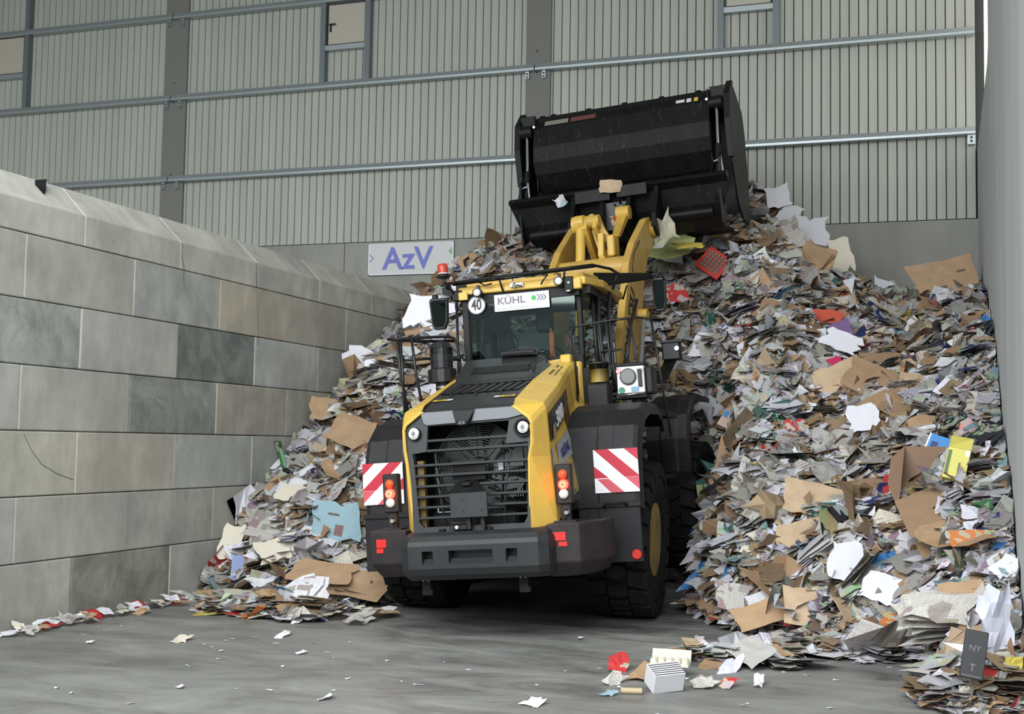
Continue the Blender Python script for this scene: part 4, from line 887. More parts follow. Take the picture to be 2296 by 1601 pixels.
# ---- high tip bucket: carrier and shell
m=F(); tp,bt=1.64,1.45
pr=[(3.12,5.50,tp),(3.06,5.44,tp),(3.20,5.36,tp),(3.30,5.10,1.56),(3.42,4.92,1.48),(3.75,4.80,1.42),(4.55,4.86,1.42),(4.55,4.92,1.42),(3.75,4.88,1.42),(3.52,5.00,1.48),(3.42,5.15,1.56),(3.34,5.42,tp),(3.24,5.52,tp)]
n=len(pr); m.add([(-w,v,z) for v,z,w in pr]+[(w,v,z) for v,z,w in pr],[tuple(range(n)),tuple(range(n,2*n))]+[(i,(i+1)%n,n+(i+1)%n,n+i) for i in range(n)],M_bk)
ca=m.build('bucket_carrier', LO, bevel=.01); ca['label']='black lower carrier frame of the high tip bucket'
m=F()
for u,dz in ((-.62,0),(-.18,.0),(.22,0),(.62,0)):
    m.prism([(2.80,4.78),(2.86,4.98),(3.06,5.30),(3.12,5.44),(3.40,5.30),(3.6,4.85),(3.2,4.70),(2.95,4.66)],'x',u-.035,u+.035,M_bk)
m.cyl((-1.38,3.30,4.95),(-.7,3.30,4.95),.07,M_bk).cyl((.72,3.30,4.98),(1.38,3.30,4.98),.07,M_bk).box(-.58,-.05,3.02,3.09,5.28,5.46,M_bk).box(.05,.50,3.02,3.09,5.30,5.47,M_bk)
m.build('carrier_bracket', ca, bevel=.006)
m=F(); m.box(-.15,.18,3.10,3.16,4.85,5.25,M_blackp).tube([(.02,2.98,5.20),(.08,2.98,5.12),(.04,2.98,5.05),(.10,2.98,4.95)],.014,M_blk,6).tube([(.1,3.0,5.22),(.13,2.98,5.18),(.1,2.97,5.12)],.02,M_chrome,6); m.build('hose_coupling', ca)
# shell
SH=[(3.95,6.86),(3.86,6.88),(3.74,6.78),(3.66,6.66),(3.56,6.35),(3.53,6.12),(3.60,5.94),(3.78,5.70),(4.05,5.50),(4.5,5.38),(5.1,5.42)]
m=F(); w=1.36
m.strip([(-w,v,z) for v,z in SH],[(w,v,z) for v,z in SH],M_bk)
sh=m.build('bucket', LO, fixn=False); sh['label']='raised scuffed black bucket shell tipped forward'
d=sh.modifiers.new('t','SOLIDIFY'); d.thickness=.03; d.offset=0
side=[(3.98,6.98),(4.15,7.0),(4.75,6.72),(4.84,6.4),(4.86,5.5),(4.80,5.05),(4.6,4.95),(4.25,5.0),(3.95,5.2),(3.72,5.75),(3.66,6.35),(3.76,6.78)]
for s_ in (-1,1):
    u=s_*1.60; u0,u1=sorted((u,u+s_*.03)); m=F(); m.prism(side,'x',u0,u1,M_bk); m.prism([(3.98,6.98),(3.90,7.0),(3.62,6.75),(3.54,6.35),(3.60,5.80),(3.66,5.80),(3.60,6.35),(3.70,6.74)],'x',*(sorted((u-s_*.02,u+s_*.07))),M_bk)
    m.box(*sorted((s_*1.36,s_*1.60)),3.72,3.78,6.62,6.90,M_bk); m.box(*sorted((s_*1.34,s_*1.36)),3.62,5.1,5.7,6.85,M_bk); m.box(*sorted((s_*1.36,s_*1.60)),4.3,4.33,5.1,6.9,M_bk)
    m.build('bucket_side_plate', sh, bevel=.006)
    c_=s_*1.47; m=F()
    m.lathe([(.10,0),(.10,1)],(c_-.09,3.62,6.62),(c_+.09,3.62,6.62),M_bk,20)
    m.cyl((c_,3.60,6.55),(c_,3.52,5.98),.022,M_chrome,n=12).cyl((c_,3.52,5.98),(c_,3.36,5.30),.048,M_bk,n=16)
    m.cyl((c_-.07,3.36,5.28),(c_+.07,3.36,5.28),.06,M_bk).lathe([(.018,0),(.018,1)],(c_+s_*-.13,3.60,6.68),(c_+s_*-.13,3.57,6.68),M_chrome,10)
    m.build('tip_cylinder', sh)
    m=F(); m.tube([(c_-.05,3.36,5.75),(c_-.09,3.30,5.5),(c_-.05,3.25,5.25),(c_-.02,3.24,5.12)],.014,M_bk,6).tube([(c_+.05,3.38,5.78),(c_+.09,3.30,5.5),(c_+.04,3.25,5.3)],.014,M_vlg,6).tube([(c_-.05,3.35,5.70),(c_+.05,3.35,5.72)],.012,M_vlg,6); m.build('cylinder_hose', sh)
    m=F(); m.prism([(3.28,4.80),(3.22,5.2),(3.30,5.75),(3.44,5.85),(3.55,5.4),(3.50,4.9)],'x',*sorted((c_+s_*.03,c_+s_*.06)),M_bk); m.build('pivot_plate', sh)
for u in (-1.30,-1.12,-.55,.02,.6,1.16): F().prism([(3.86,6.86),(3.92,6.86),(3.92,6.92),(3.90,6.93)],'x',u-.04,u+.04,M_bk).build('wear_lug', sh)
m=F(); fz=lambda u0,u1,v0,z0,v1,z1,ma: m.add([(u0,v0,z0),(u1,v0,z0),(u1,v1,z1),(u0,v1,z1)],[(0,1,2,3)],ma)
fz(-1.20,-.82,3.665,6.70,3.717,6.778,M_label_g); fz(-.78,-.38,3.665,6.70,3.717,6.778,M_label_r); fz(.86,.99,3.68,6.72,3.715,6.772,M_label_w); fz(1.02,1.09,3.675,6.71,3.717,6.776,M_label_w); fz(1.13,1.19,3.675,6.71,3.717,6.776,M_label_y)
m.build('bucket_sticker', sh)

# ================================================================= wall sign and small things on the wall
sg=empty('wall_sign',(-9.485,BY-.03,5.215)); tag(sg,'white wall sign with big blue letters AzV hung under the cladding','sign')
m=MB(); m.box(-.86,.86,-.025,.0,-.295,.295,M_signw); m.build('sign_panel', sg)
m=MB(); 
for a in ((-.87,-.85,-.305,.305),(.85,.87,-.305,.305),(-.87,.87,-.305,-.290),(-.87,.87,.29,.30)): m.box(a[0],a[1],-.035,.0,a[2],a[3],M_signf)
m.build('sign_frame', sg)
m=MB(); m.text('AzV',.585,lambda v:(-.06+v.x,-.027-v.z,-.015+v.y),M_signb,bold=.012,sx=1.03,depth=.002); m.build('sign_lettering', sg)
m=MB(); m.add([(.77,-.029,.11),(.845,-.029,.19),(.845,-.029,.03)],[(0,1,2)],M_sgreen)
m.add([(-.845,-.029,.10),(-.76,-.029,.02),(-.845,-.029,-.06),(-.845,-.029,-.035),(-.785,-.029,.02),(-.845,-.029,.075)],[(0,1,4,5),(1,2,3,4)],M_signb)
for x0,x1,z in ((.70,.80,-.14),(.69,.74,-.19),(.70,.80,-.235)): m.box(x0,x1,-.030,-.026,z,z+.02,M_vlg)
m.build('sign_emblem', sg)
m=MB(); m.add([(0,0,0),(.04,.10,.03),(.0,.16,.08),(-.05,.05,.05),(.09,.02,-.10),(.06,.08,-.05)],[(0,1,2,3),(0,4,5,1)],M_blackp); o=m.build('sealing_rag'); d=o.modifiers.new('t','SOLIDIFY'); d.thickness=.01
o.location=(-8.10,9.64,4.13); tag(o,'small torn black strip caught on the wall capping, top left','seal strip')

# ================================================================= the paper heap
# ---------------------------------------------------------------- heap surface (world metres)
def sm(t):
    t = np.clip(t, 0, 1); return t*t*(3-2*t)
TX = [-8.2,-7.6,-6.5,-5.9,-5.45,-3.0,-2.68,-2.3,-1.95,-1.2,-.5,-.1,.2,.6]
TY = [12.15,12.0,11.85,12.3,16.2,16.4,13.9,12.8,12.2,11.9,11.5,10.9,9.9,9.3]
PX = [-8.2,-7.8,-7.4,-6.8,-6,-5,-3.3,-2.9,-2.4,-1.9,-1.4,-.6,.6]
PZ = [4.1,4.3,4.75,5.2,5.7,6.0,6.15,5.95,5.2,4.75,4.35,4.1,4.3]
def heap(x, y):
    x = np.asarray(x, float); y = np.asarray(y, float)
    toe = np.interp(x, TX, TY)
    wob = .22*np.sin(2.3*x+.7)+.12*np.sin(5.1*x+2)
    loader = sm((x+5.9)/.4)*sm((-2.2-x)/.4)
    toe = toe+wob*(1-loader)
    top = np.interp(x, PX, PZ)
    t = (y-toe)/(20.6-toe)
    g = np.interp(t, [0,.1,.25,.4,.55,.7,.85,1], [0,.17,.365,.54,.71,.84,.93,1])
    n = (np.sin(1.7*x+.9*y+.4)*np.sin(1.3*y-.8*x+1.1)*.5 + np.sin(3.9*x-2.1*y)*np.sin(3.3*y+1.9*x+.6)*.3
         + np.sin(8.1*x+3.7*y+1)*np.sin(7.3*y-4.1*x)*.16)
    z = g*top + n*.27*sm(t*6)*(1-.5*sm((t-.8)*5))
    z = z*(1-(1-(.33+.67*sm((x+2.75)/.6)))*sm((17.2-y)/.9)*sm((x+3.6)/.3))
    z = np.where(t > 0, z, 0)
    # low tongues of litter in front of the heap
    for bx, by, rx, ry, h in ((-1.55,10.55,.55,.22,.10),(-6.2,11.35,.9,.3,.16),(.25,9.6,.35,.5,.22),(-.9,11.3,.9,.3,.08)):
        z = np.maximum(z, h*np.exp(-(((x-bx)/rx)**2+((y-by)/ry)**2)*1.2)-.02)
    return np.maximum(z, 0)
rng=np.random.default_rng(7)
BROWN=(.40,.265,.155)
PAL={'white':(.74,.74,.79),'cream':(.70,.65,.53),'grey':(.50,.49,.46),'news':(.56,.54,.49),'brown':BROWN,'dbrown':(.24,.155,.095),'lbrown':(.50,.37,.24),
     'red':(.50,.04,.04),'blue':(.06,.22,.50),'navy':(.035,.045,.16),'green':(.10,.30,.12),'yellow':(.65,.52,.10),'orange':(.62,.20,.06),'pink':(.66,.30,.30),'purple':(.22,.13,.30),'teal':(.05,.17,.16),'magenta':(.50,.03,.12),'sky':(.28,.42,.48),'black':(.03,.03,.035)}
def sheet(rng, nx, ny, crump, torn=.06, fold=True):
    X,Y=np.meshgrid(np.linspace(-.5,.5,nx),np.linspace(-.5,.5,ny)); Z=np.zeros_like(X)
    for _ in range(3+int(crump*22)):
        a=rng.uniform(0,2*PI); c=rng.uniform(-.35,.35); h=rng.normal()*crump*.72
        Z+=h*np.abs(X*math.cos(a)+Y*math.sin(a)-c)
    Z+=rng.normal(size=X.shape)*crump*.12
    curl=rng.normal()*.25*(crump+.12); Z+=curl*(X*math.cos(a)+Y*math.sin(a))**2*2
    e=(np.abs(X)>.49)|(np.abs(Y)>.49)
    X2=X+e*rng.normal(size=X.shape)*torn; Y2=Y+e*rng.normal(size=X.shape)*torn
    sh=rng.normal()*.15; X2=X2+sh*Y2; tp=rng.uniform(-.25,.25); X2=X2*(1+tp*Y2)
    Z-=Z.mean()
    V=np.stack([X2,Y2,Z],-1).reshape(-1,3); uv=np.stack([X,Y],-1).reshape(-1,2)
    F_=[(j*nx+i,j*nx+i+1,(j+1)*nx+i+1,(j+1)*nx+i) for j in range(ny-1) for i in range(nx-1)]
    return V,uv,np.array(F_)
def mesh_np(name, V, F_, colr, puv, smooth=False):
    me=bpy.data.meshes.new(name); nf=len(F_)
    me.vertices.add(len(V)); me.vertices.foreach_set('co', V.astype(np.float32).ravel())
    me.loops.add(nf*4); me.polygons.add(nf)
    me.loops.foreach_set('vertex_index', F_.astype(np.int32).ravel()); me.polygons.foreach_set('loop_start', np.arange(0,nf*4,4,dtype=np.int32))
    me.update(calc_edges=True)
    a=me.attributes.new('col','FLOAT_COLOR','POINT'); a.data.foreach_set('color', np.hstack([colr,np.ones((len(V),1))]).astype(np.float32).ravel())
    a=me.attributes.new('puv','FLOAT_VECTOR','POINT'); a.data.foreach_set('vector', puv.astype(np.float32).ravel())
    me.materials.append(M_paper); me.polygons.foreach_set('use_smooth', np.full(nf, smooth)); return me
def normal_at(x,y,e=.12):
    nx=(heap(x-e,y)-heap(x+e,y))/(2*e); ny=(heap(x,y-e)-heap(x,y+e))/(2*e); n=np.stack([nx,ny,np.ones_like(nx)],-1); return n/np.linalg.norm(n,axis=-1,keepdims=True)
def frames(n, spin):
    h=np.where(np.abs(n[:,2:3])<.95,np.array([[0,0,1.]]),np.array([[1.,0,0]])); x=np.cross(h,n); x/=np.linalg.norm(x,axis=1,keepdims=True); y=np.cross(n,x)
    c,s=np.cos(spin)[:,None],np.sin(spin)[:,None]; return x*c+y*s, -x*s+y*c, n
def sample(k):    # points on the heap, area weighted, in front of the crest
    xs=[];ys=[]; tot=0
    while tot<k:
        x=rng.uniform(-7.86,.55,k*2); y=rng.uniform(9.0,21.45,k*2); h=heap(x,y); n=normal_at(x,y)
        keep=(h>.015)&(rng.random(k*2)<(1/np.maximum(n[:,2],.3))/3.3)
        loader=(x>-5.75)&(x<-2.55)&(y<16.2); keep&=~loader
        back=(y>20.9); keep&=~(back&(rng.random(k*2)<.6))
        xs.append(x[keep]); ys.append(y[keep]); tot+=keep.sum()
    return np.concatenate(xs)[:k],np.concatenate(ys)[:k]
TPL=[sheet(rng,4 if c<.11 else 5,4 if c<.11 else 5,c,t) for c,t in [(.02,.05),(.03,.08),(.05,.10),(.08,.05),(.10,.12),(.16,.10),(.28,.12),(.4,.15),(.18,.14),(.06,.06),(.12,.05),(.5,.2)]*2]
def palette(k):
    names=['news','grey','white','cream','brown','lbrown','dbrown','red','blue','navy','green','yellow','orange','pink','purple','teal','sky','black']
    w=np.array([.22,.08,.33,.11,.125,.05,.05,.012,.009,.014,.006,.010,.009,.009,.004,.005,.010,.022]); w/=w.sum()
    kd={'news':1,'grey':1,'white':0,'cream':1,'brown':2,'lbrown':2,'dbrown':2,'sky':3}
    i=rng.choice(len(names),k,p=w); C=np.array([PAL[n] for n in names])[i]; K=np.array([kd.get(n,3) for n in names])[i]
    K=np.where((K==0)&(rng.random(k)<.35),1,K); K=np.where((K==1)&(rng.random(k)<.12),3,K)
    return C*rng.uniform(.56,1.14,(k,1))*rng.uniform(.96,1.04,(k,3)),K,i
def stuff():
    VV=[];FF=[];CC=[];PP=[]; off=0
    # the compacted body of the heap, near black to paint shade in the gaps
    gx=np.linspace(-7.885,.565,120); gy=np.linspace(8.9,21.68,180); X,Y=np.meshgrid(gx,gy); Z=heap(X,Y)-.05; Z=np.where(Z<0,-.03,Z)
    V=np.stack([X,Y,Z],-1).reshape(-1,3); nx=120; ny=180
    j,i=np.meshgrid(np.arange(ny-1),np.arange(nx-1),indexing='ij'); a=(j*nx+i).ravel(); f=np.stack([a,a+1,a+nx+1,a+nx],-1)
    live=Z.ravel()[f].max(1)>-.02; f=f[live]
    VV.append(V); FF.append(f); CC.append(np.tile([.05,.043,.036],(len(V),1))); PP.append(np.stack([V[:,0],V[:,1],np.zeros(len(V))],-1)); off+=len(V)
    groups=[(23000,.155,.55,1),(24000,.065,.5,1),(1800,.22,.35,7)]   # loose sheets, scraps, fanned stacks
    for k,size,spread,rep in groups:
        x,y=sample(k); n=normal_at(x,y); up=np.array([[0,0,1.]])
        camd=np.stack([-x,-y,np.full(k,1.2)],-1); camd/=np.linalg.norm(camd,axis=1,keepdims=True)
        nn=n*.5+up*.42+rng.normal(size=(k,3))*(.42 if rep==1 else .20)+camd*.05; nn/=np.linalg.norm(nn,axis=1,keepdims=True)
        spin=rng.uniform(0,2*PI,k); w=size*np.exp(rng.normal(size=k)*spread*.75); h=w*rng.uniform(.5,1.3,k); w=np.minimum(w,.5); h=np.minimum(h,.5)
        z=heap(x,y); C,K,_=palette(k); t=rng.integers(0,len(TPL),k)
        if rep>1:
            t=rng.integers(0,4,k); sat=(C.max(1)-C.min(1))>.16; br=np.array(BROWN); bw=(np.abs(C/C.sum(1,keepdims=True)-br/br.sum()).sum(1)<.15); fix=sat&~bw; C[fix]=np.array(PAL['news'])*rng.uniform(.7,1.1,(fix.sum(),1)); K[fix]=1
        low=z<.12
        nn[low]=nn[low]*.25+up; nn/=np.linalg.norm(nn,axis=1,keepdims=True)
        lift=rng.uniform(-.03,.075,k); lift[low]=rng.uniform(.0,.04,low.sum())
        for r_ in range(rep):
            if r_:
                C2=C*rng.uniform(.8,1.15,(k,1)); base=lift+r_*.012; nn2=nn+rng.normal(size=(k,3))*.06; nn2/=np.linalg.norm(nn2,axis=1,keepdims=True); sp=spin+rng.normal(size=k)*.22; dx=rng.normal(size=(k,2))*.03
            else: C2=C; base=lift; nn2=nn; sp=spin; dx=np.zeros((k,2))
            ax,ay,az=frames(nn2,sp); P0=np.stack([x+dx[:,0],y+dx[:,1],z],-1)+n*base[:,None]
            for q in range(len(TPL)):
                s=np.where(t==q)[0]
                if not len(s): continue
                V,uv,F_=TPL[q]; m=len(V)
                P=P0[s][:,None,:]+ax[s][:,None,:]*(V[None,:,0:1]*w[s][:,None,None])+ay[s][:,None,:]*(V[None,:,1:2]*h[s][:,None,None])+az[s][:,None,:]*(V[None,:,2:3]*w[s][:,None,None])
                P=P.reshape(-1,3); P[:,0]=np.clip(P[:,0],-7.87,.56); P[:,1]=np.minimum(P[:,1],21.66); P[:,2]=np.maximum(P[:,2],.004)
                VV.append(P); FF.append((F_[None]+ (np.arange(len(s))*m)[:,None,None]).reshape(-1,4)+off); off+=len(P)
                CC.append(np.repeat(C2[s],m,0))
                U=uv[None]*np.stack([w[s],h[s]],-1)[:,None,:]+rng.uniform(0,30,(len(s),1,2)); PP.append(np.concatenate([U.reshape(-1,2),np.repeat(K[s],m)[:,None]],1))
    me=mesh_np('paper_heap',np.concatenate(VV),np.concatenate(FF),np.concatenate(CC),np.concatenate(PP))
    o=bpy.data.objects.new('paper_heap',me); COL.objects.link(o)
    tag(o,'huge heap of mixed waste paper and cardboard scraps filling the bay','paper heap',kind='stuff')
stuff()

# ---- the larger pieces lie on the heap one by one
def piece_mesh(name, rng, nx, ny, crump, torn, colour, kind, thick=0, w=1., h=1.):
    V,uv,F_=sheet(rng,nx,ny,crump,torn); V=V*np.array([w,h,(w+h)/2]); u=uv*np.array([w,h])+rng.uniform(0,20,2)
    if thick:
        nx_=nx; n=len(V); V2=V-np.array([0,0,thick]); b=[i for i in range(nx-1)]
        loop=[i for i in range(nx)]+[j*nx+nx-1 for j in range(1,ny)]+[(ny-1)*nx+i for i in range(nx-2,-1,-1)]+[j*nx for j in range(ny-2,0,-1)]
        side=[(loop[(i+1)%len(loop)],loop[i],loop[i]+n,loop[(i+1)%len(loop)]+n) for i in range(len(loop))]
        F_=np.concatenate([F_,F_[:,::-1]+n,np.array(side)]); V=np.concatenate([V,V2]); u=np.concatenate([u,u])
    c=np.tile(colour,(len(V),1)); return mesh_np(name,V,F_,c,np.concatenate([u,np.full((len(u),1),kind)],1))
rg=np.random.default_rng(21)
def variants(name, n, cols, kind, crump, torn, thick, asp, nx=5, ny=5):
    out=[]
    for i in range(n):
        c=np.array(cols[i%len(cols)])*rg.uniform(.8,1.05); out.append(piece_mesh(name,rg,nx,ny,rg.uniform(*crump),torn,c,kind,thick,1.,rg.uniform(*asp)))
    return out
KINDS=[('cardboard_sheet',variants('cardboard_sheet',22,[BROWN,BROWN,PAL['lbrown'],(.34,.22,.13),PAL['dbrown']],2,(.01,.09),.035,.012,(.45,1.)),290,(.26,.58),'brown cardboard sheets','brown cardboard sheet','cardboard'),
 ('paper_sheet',variants('paper_sheet',22,[PAL['white'],PAL['white'],(.60,.60,.68),PAL['cream']],0,(.03,.22),.05,0,(.6,1.1)),290,(.17,.34),'white paper sheets','white paper sheet','paper'),
 ('newspaper_page',variants('newspaper_page',22,[PAL['news'],PAL['grey'],(.52,.50,.45)],1,(.05,.2),.06,0,(.6,1.1),7,7),290,(.22,.46),'grey newspaper pages','grey newspaper page','newspaper'),
 ('magazine_page',variants('magazine_page',16,[PAL['cream'],(.5,.42,.36),PAL['sky'],(.55,.50,.42)],3,(.02,.15),.04,0,(.6,1.),5,5),150,(.16,.30),'colour printed pages','colour printed magazine page','magazine')]
for cn in ('red','blue','yellow','orange','green','pink','navy'):
    KINDS.append((cn+'_packaging' if cn!='navy' else 'dark_packaging',variants('pack',5,[PAL[cn]],3 if cn not in('navy',) else 0,(.04,.25),.06,0,(.4,1.),5,5),12 if cn!='red' else 18,(.12,.26),('dark blue' if cn=='navy' else cn)+' packaging scraps',('dark blue' if cn=='navy' else cn)+' packaging scrap','packaging'))
CAMP=np.array([0,0,1.759]); R3=np.array([rr[:],uu[:],fw[:]])
def pix(P):
    q=(P-CAMP)@R3.T; return 1148+2817.3*q[:,0]/q[:,2], 800.5-2817.3*q[:,1]/q[:,2], q[:,2]
LM=[('amber beacon',-5.2,13.6,3.85),('cab roof',-4.3,13.2,3.6),('left lift arm',-4.9,15.9,4.3),('largest cardboard sheet',.12,19.5,4.0),('pale tan cardboard sheet',-1.11,15.4,2.5),('open cardboard box',.05,12.7,1.3),('yellow carton',.20,12.4,1.6),('red tray',-3.26,18.5,4.45),
 ('round white disc',-3.84,18.6,4.65),('mirror-side red packet',-3.70,18.2,3.95),('long white strip',-2.14,16.2,3.0),('magenta card',-1.28,15.9,2.7),('dark green carton',-1.84,14.8,2.1),('pale pink carton',-2.36,15.6,2.1),
 ('paper-covered blue carton',-.6,12.0,.6),('light blue magazine',-6.37,12.4,.8),('long brown box side',-5.95,12.05,.15),('cream paper sack',-1.6,20.1,4.8),('cardboard with white labels',-2.9,19.0,4.8),
 ('three stacked cardboard sheets',-1.9,18.8,4.5),('orange food bag',-.24,11.3,.2),('black carton',.22,9.3,.2),('fanned newspaper bundle',0.,10.8,.35),('white plastic bag',.44,9.9,.42),('purple folder',-1.23,17.,3.25),('orange red box lid',-1.56,17.2,3.5),
 ('very large white sheet',-6.66,15.9,3.4),('left hazard panel',-5.5,11.8,1.5),('left handrail',-5.4,12.5,2.6),('right handrail',-2.8,13.,2.7),('right front fender',-2.65,15.,1.7),('right rear wheel',-2.7,12.6,.8),('black lamp box',-2.9,15.2,2.9),
 ('wall sign',-9.5,21.6,5.2),('board with oval hole',-7.7,12.6,.5),('bucket',-2.0,18.,6.),('tan cardboard pair',-1.25,12.9,1.),('smudged white sheet',-.78,14.5,2.),('pair of white envelopes',-1.36,16.4,3.)]
def whereabouts(P):
    global LMP
    if 'LMP' not in globals(): a=np.array([l[1:] for l in LM]); LMP=np.stack(pix(a)[:2],1)
    px,py,_=pix(np.array([P])); d=np.array([px[0],py[0]])-LMP; k=np.argmin((d**2).sum(1)); dx,dy=d[k]; r=math.hypot(dx,dy)
    far='close' if r<90 else ('well' if r<150 else 'far')
    far='just' if r<45 else far
    dr=('above' if dy<0 else 'below') if abs(dy)>2.4*abs(dx) else (('left of' if dx<0 else 'right of') if abs(dx)>2.4*abs(dy) else ('above ' if dy<0 else 'below ')+('left of' if dx<0 else 'right of'))
    return '%s %s the %s'%(far,dr,LM[k][0])
def zone(x,y,z):
    if x<-4.6: return ('on the slope left of the wheel loader' if z<2.4 else 'high on the heap left of the loader cab')
    if z>3.0: return 'on the upper right of the heap'
    if z>1.2: return 'on the middle of the right slope'
    return 'low on the right slope'
def place(me, name, x, y, z, n, spin, s):
    o=bpy.data.objects.new(name,me); COL.objects.link(o)
    ax,ay,az=frames(np.array([n],float)/np.linalg.norm(n),np.array([spin])); ax,ay,az=ax[0],ay[0],az[0]
    sx,sy=(s,s) if not isinstance(s,tuple) else s; sz=min(sx,sy)
    o.matrix_world=Matrix(((ax[0]*sx,ay[0]*sy,az[0]*sz,x),(ax[1]*sx,ay[1]*sy,az[1]*sz,y),(ax[2]*sx,ay[2]*sy,az[2]*sz,z),(0,0,0,1)))
    return o
HEROES=[]   # (x, y, r) spots kept free
SC=[]
def scatter():
    for name,ms,cnt,(s0,s1),grp,lab,cat in KINDS:
        k=0
        while k<cnt:
            m=cnt*6; x,y=sample(m); z=heap(x,y); px,py,d=pix(np.stack([x,y,z],-1))
            vis=(px>5)&(px<2290)&(py<1598)
            vis&=~((px>865)&(px<1500)&(py>900)&(py<1400)); vis&=~((px>1050)&(px<1345)&(py>620)&(py<910)); vis&=~((px>1165)&(px<1660)&(py>230)&(py<560)); vis&=~((px>1440)&(px<1590)&(py>890)&(py<1180)); vis&=(y<21.0)
            for i in np.where(vis)[0]:
                if k>=cnt: break
                s=rng.uniform(s0,s1)*(1 if rng.random()>.25 else 1.15)
                if any((x[i]-a)**2+(y[i]-b)**2<(c)**2 for a,b,c in HEROES): continue
                nn=normal_at(np.array([x[i]]),np.array([y[i]]))[0]; low=z[i]<.15
                n=nn*.55+np.array([0,0,.35])+rng.normal(size=3)*(.30 if not low else .05)+np.array([.12,-.22,.05])*(0 if low else 1)
                if x[i]-s*.62<-7.84 or x[i]+s*.66>.55: continue
                zz=z[i]+(.05 if low else .075)
                o=place(ms[rng.integers(len(ms))],name,x[i],y[i],zz,n,rng.uniform(0,2*PI),s)
                zn=zone(x[i],y[i],z[i]); tag(o,('' if cat=='packaging' else 'large ' if s>s0+.67*(s1-s0) else ('small ' if s<s0+.33*(s1-s0) else ''))+lab+' '+whereabouts((x[i],y[i],zz)),cat,grp+' '+zn); SC.append((o['label'],px[i],o)); k+=1
    by={}
    for l,p_,o in SC: by.setdefault(l,[]).append((p_,o))
    OR={2:('left one','right one'),3:('leftmost','middle one','rightmost'),4:('leftmost','second from left','third from left','rightmost'),5:('leftmost','second from left','third from left','fourth from left','rightmost'),
        6:('leftmost','second from left','third from left','third from right','second from right','rightmost')}
    for l,v in by.items():
        if len(v) in OR:
            for (p_,o),w in zip(sorted(v,key=lambda t:t[0]),OR[len(v)]): o['label']=l+', '+w

# ---- single pieces that can be told apart
def hframe(x,y,f,yaw):
    c=np.array([-x,-y,0.]); c/=np.linalg.norm(c); ca,sa=math.cos(math.radians(yaw)),math.sin(math.radians(yaw)); c=np.array([c[0]*ca-c[1]*sa,c[0]*sa+c[1]*ca,0])
    n=np.array([0,0,1.])*(1-f)+c*f; return n/np.linalg.norm(n)
rh=np.random.default_rng(5)

def hero(name,col,kind,x,y,z,w,h,f,spin,label,cat,crump=.03,torn=.03,thick=0,yaw=0,off=.10):
    HEROES.append((x,y,max(w,h)*.42))
    n=hframe(x,y,f,yaw); c=PAL[col] if isinstance(col,str) else col
    me=piece_mesh(name,rh,6,6,crump,torn,np.array(c),kind,thick,w,h)
    p=np.array([x,y,z])+normal_at(np.array([x]),np.array([y]))[0]*off
    o=place(me,name,p[0],p[1],p[2],n,math.radians(spin),1.); tag(o,label,cat); return o
CT=.007
def card(x,y,z,w,h,f,spin,label,col='brown',crump=.02,**k): return hero('cardboard_sheet',col,2,x,y,z,w,h,f,spin,label,'cardboard',crump,k.pop('torn',.03),CT,**k)
def page(x,y,z,w,h,f,spin,label,col='white',kind=0,crump=.07,**k): return hero('paper_sheet',col,kind,x,y,z,w,h,f,spin,label,k.pop('cat','paper'),crump,k.pop('torn',.05),0,**k)
def onface(o, polys):    # flat print on a piece: polys of (x,y) in metres, material
    m=MB()
    for pg,ma in polys: m.prism(pg,'z',.006,.010,ma)
    q=m.build('print',o); return q
def rect(x0,x1,y0,y1): return [(x0,y0),(x1,y0),(x1,y1),(x0,y1)]
M_ink=mat('brown_print',(.12,.07,.045),.6)
o=card(.02,19.2,3.80,.90,.66,.86,10,'largest brown cardboard sheet, at the top right against the side wall',crump=.012,off=.42); onface(o,[(rect(-.12,.02,-.10,-.07),M_ink),(rect(.18,.30,.10,.125),M_ink)])
card(-1.11,15.49,2.41,.50,.62,.70,-62,'pale tan cardboard sheet standing out in the middle of the right slope','lbrown',crump=.01,off=.18)
card(-.73,15.37,2.44,.66,.46,.62,-28,'brown cardboard flap with dark slit, right of the pale tan sheet',crump=.02,off=.14)
card(-.62,14.7,2.1,.46,.50,.60,-50,'brown cardboard sheet just below the slit flap, beside a grey sheet',crump=.05,off=.12)
page(-.60,15.0,2.22,.22,.16,.65,35,'plain grey sheet resting on a brown cardboard flap','grey',off=.20,crump=.02)
# open cardboard box by the right wall
bx=empty('open_carton',(.02,12.95,1.38)); tag(bx,'large open brown cardboard box by the right wall with yellow carton on its edge','box'); HEROES.append((.05,12.6,.75))
cb=mat('carton_brown',rough=.7,build=grime((.36,.235,.14),(.28,.18,.11),.5,4)); cbd=mat('carton_inside',(.26,.165,.105),.75)
m=MB(); m.add([(-.42,.18,.08),(.30,.22,.10),(.34,.25,.42),(-.38,.20,.42)],[(0,1,2,3)],cbd); o=m.build('back_wall',bx); d=o.modifiers.new('t','SOLIDIFY'); d.thickness=.007
m=MB(); m.add([(-.42,.18,.08),(.30,.22,.10),(.28,-.55,-.18),(-.36,-.60,-.22)],[(0,1,2,3)],cb); o=m.build('bottom',bx); d=o.modifiers.new('t','SOLIDIFY'); d.thickness=.007
m=MB(); m.add([(-.42,.18,.08),(-.38,.20,.42),(-.50,.02,.30),(-.52,-.30,.06),(-.42,-.55,-.18)],[(0,1,2,3,4)],cbd); o=m.build('side_wall',bx); d=o.modifiers.new('t','SOLIDIFY'); d.thickness=.007
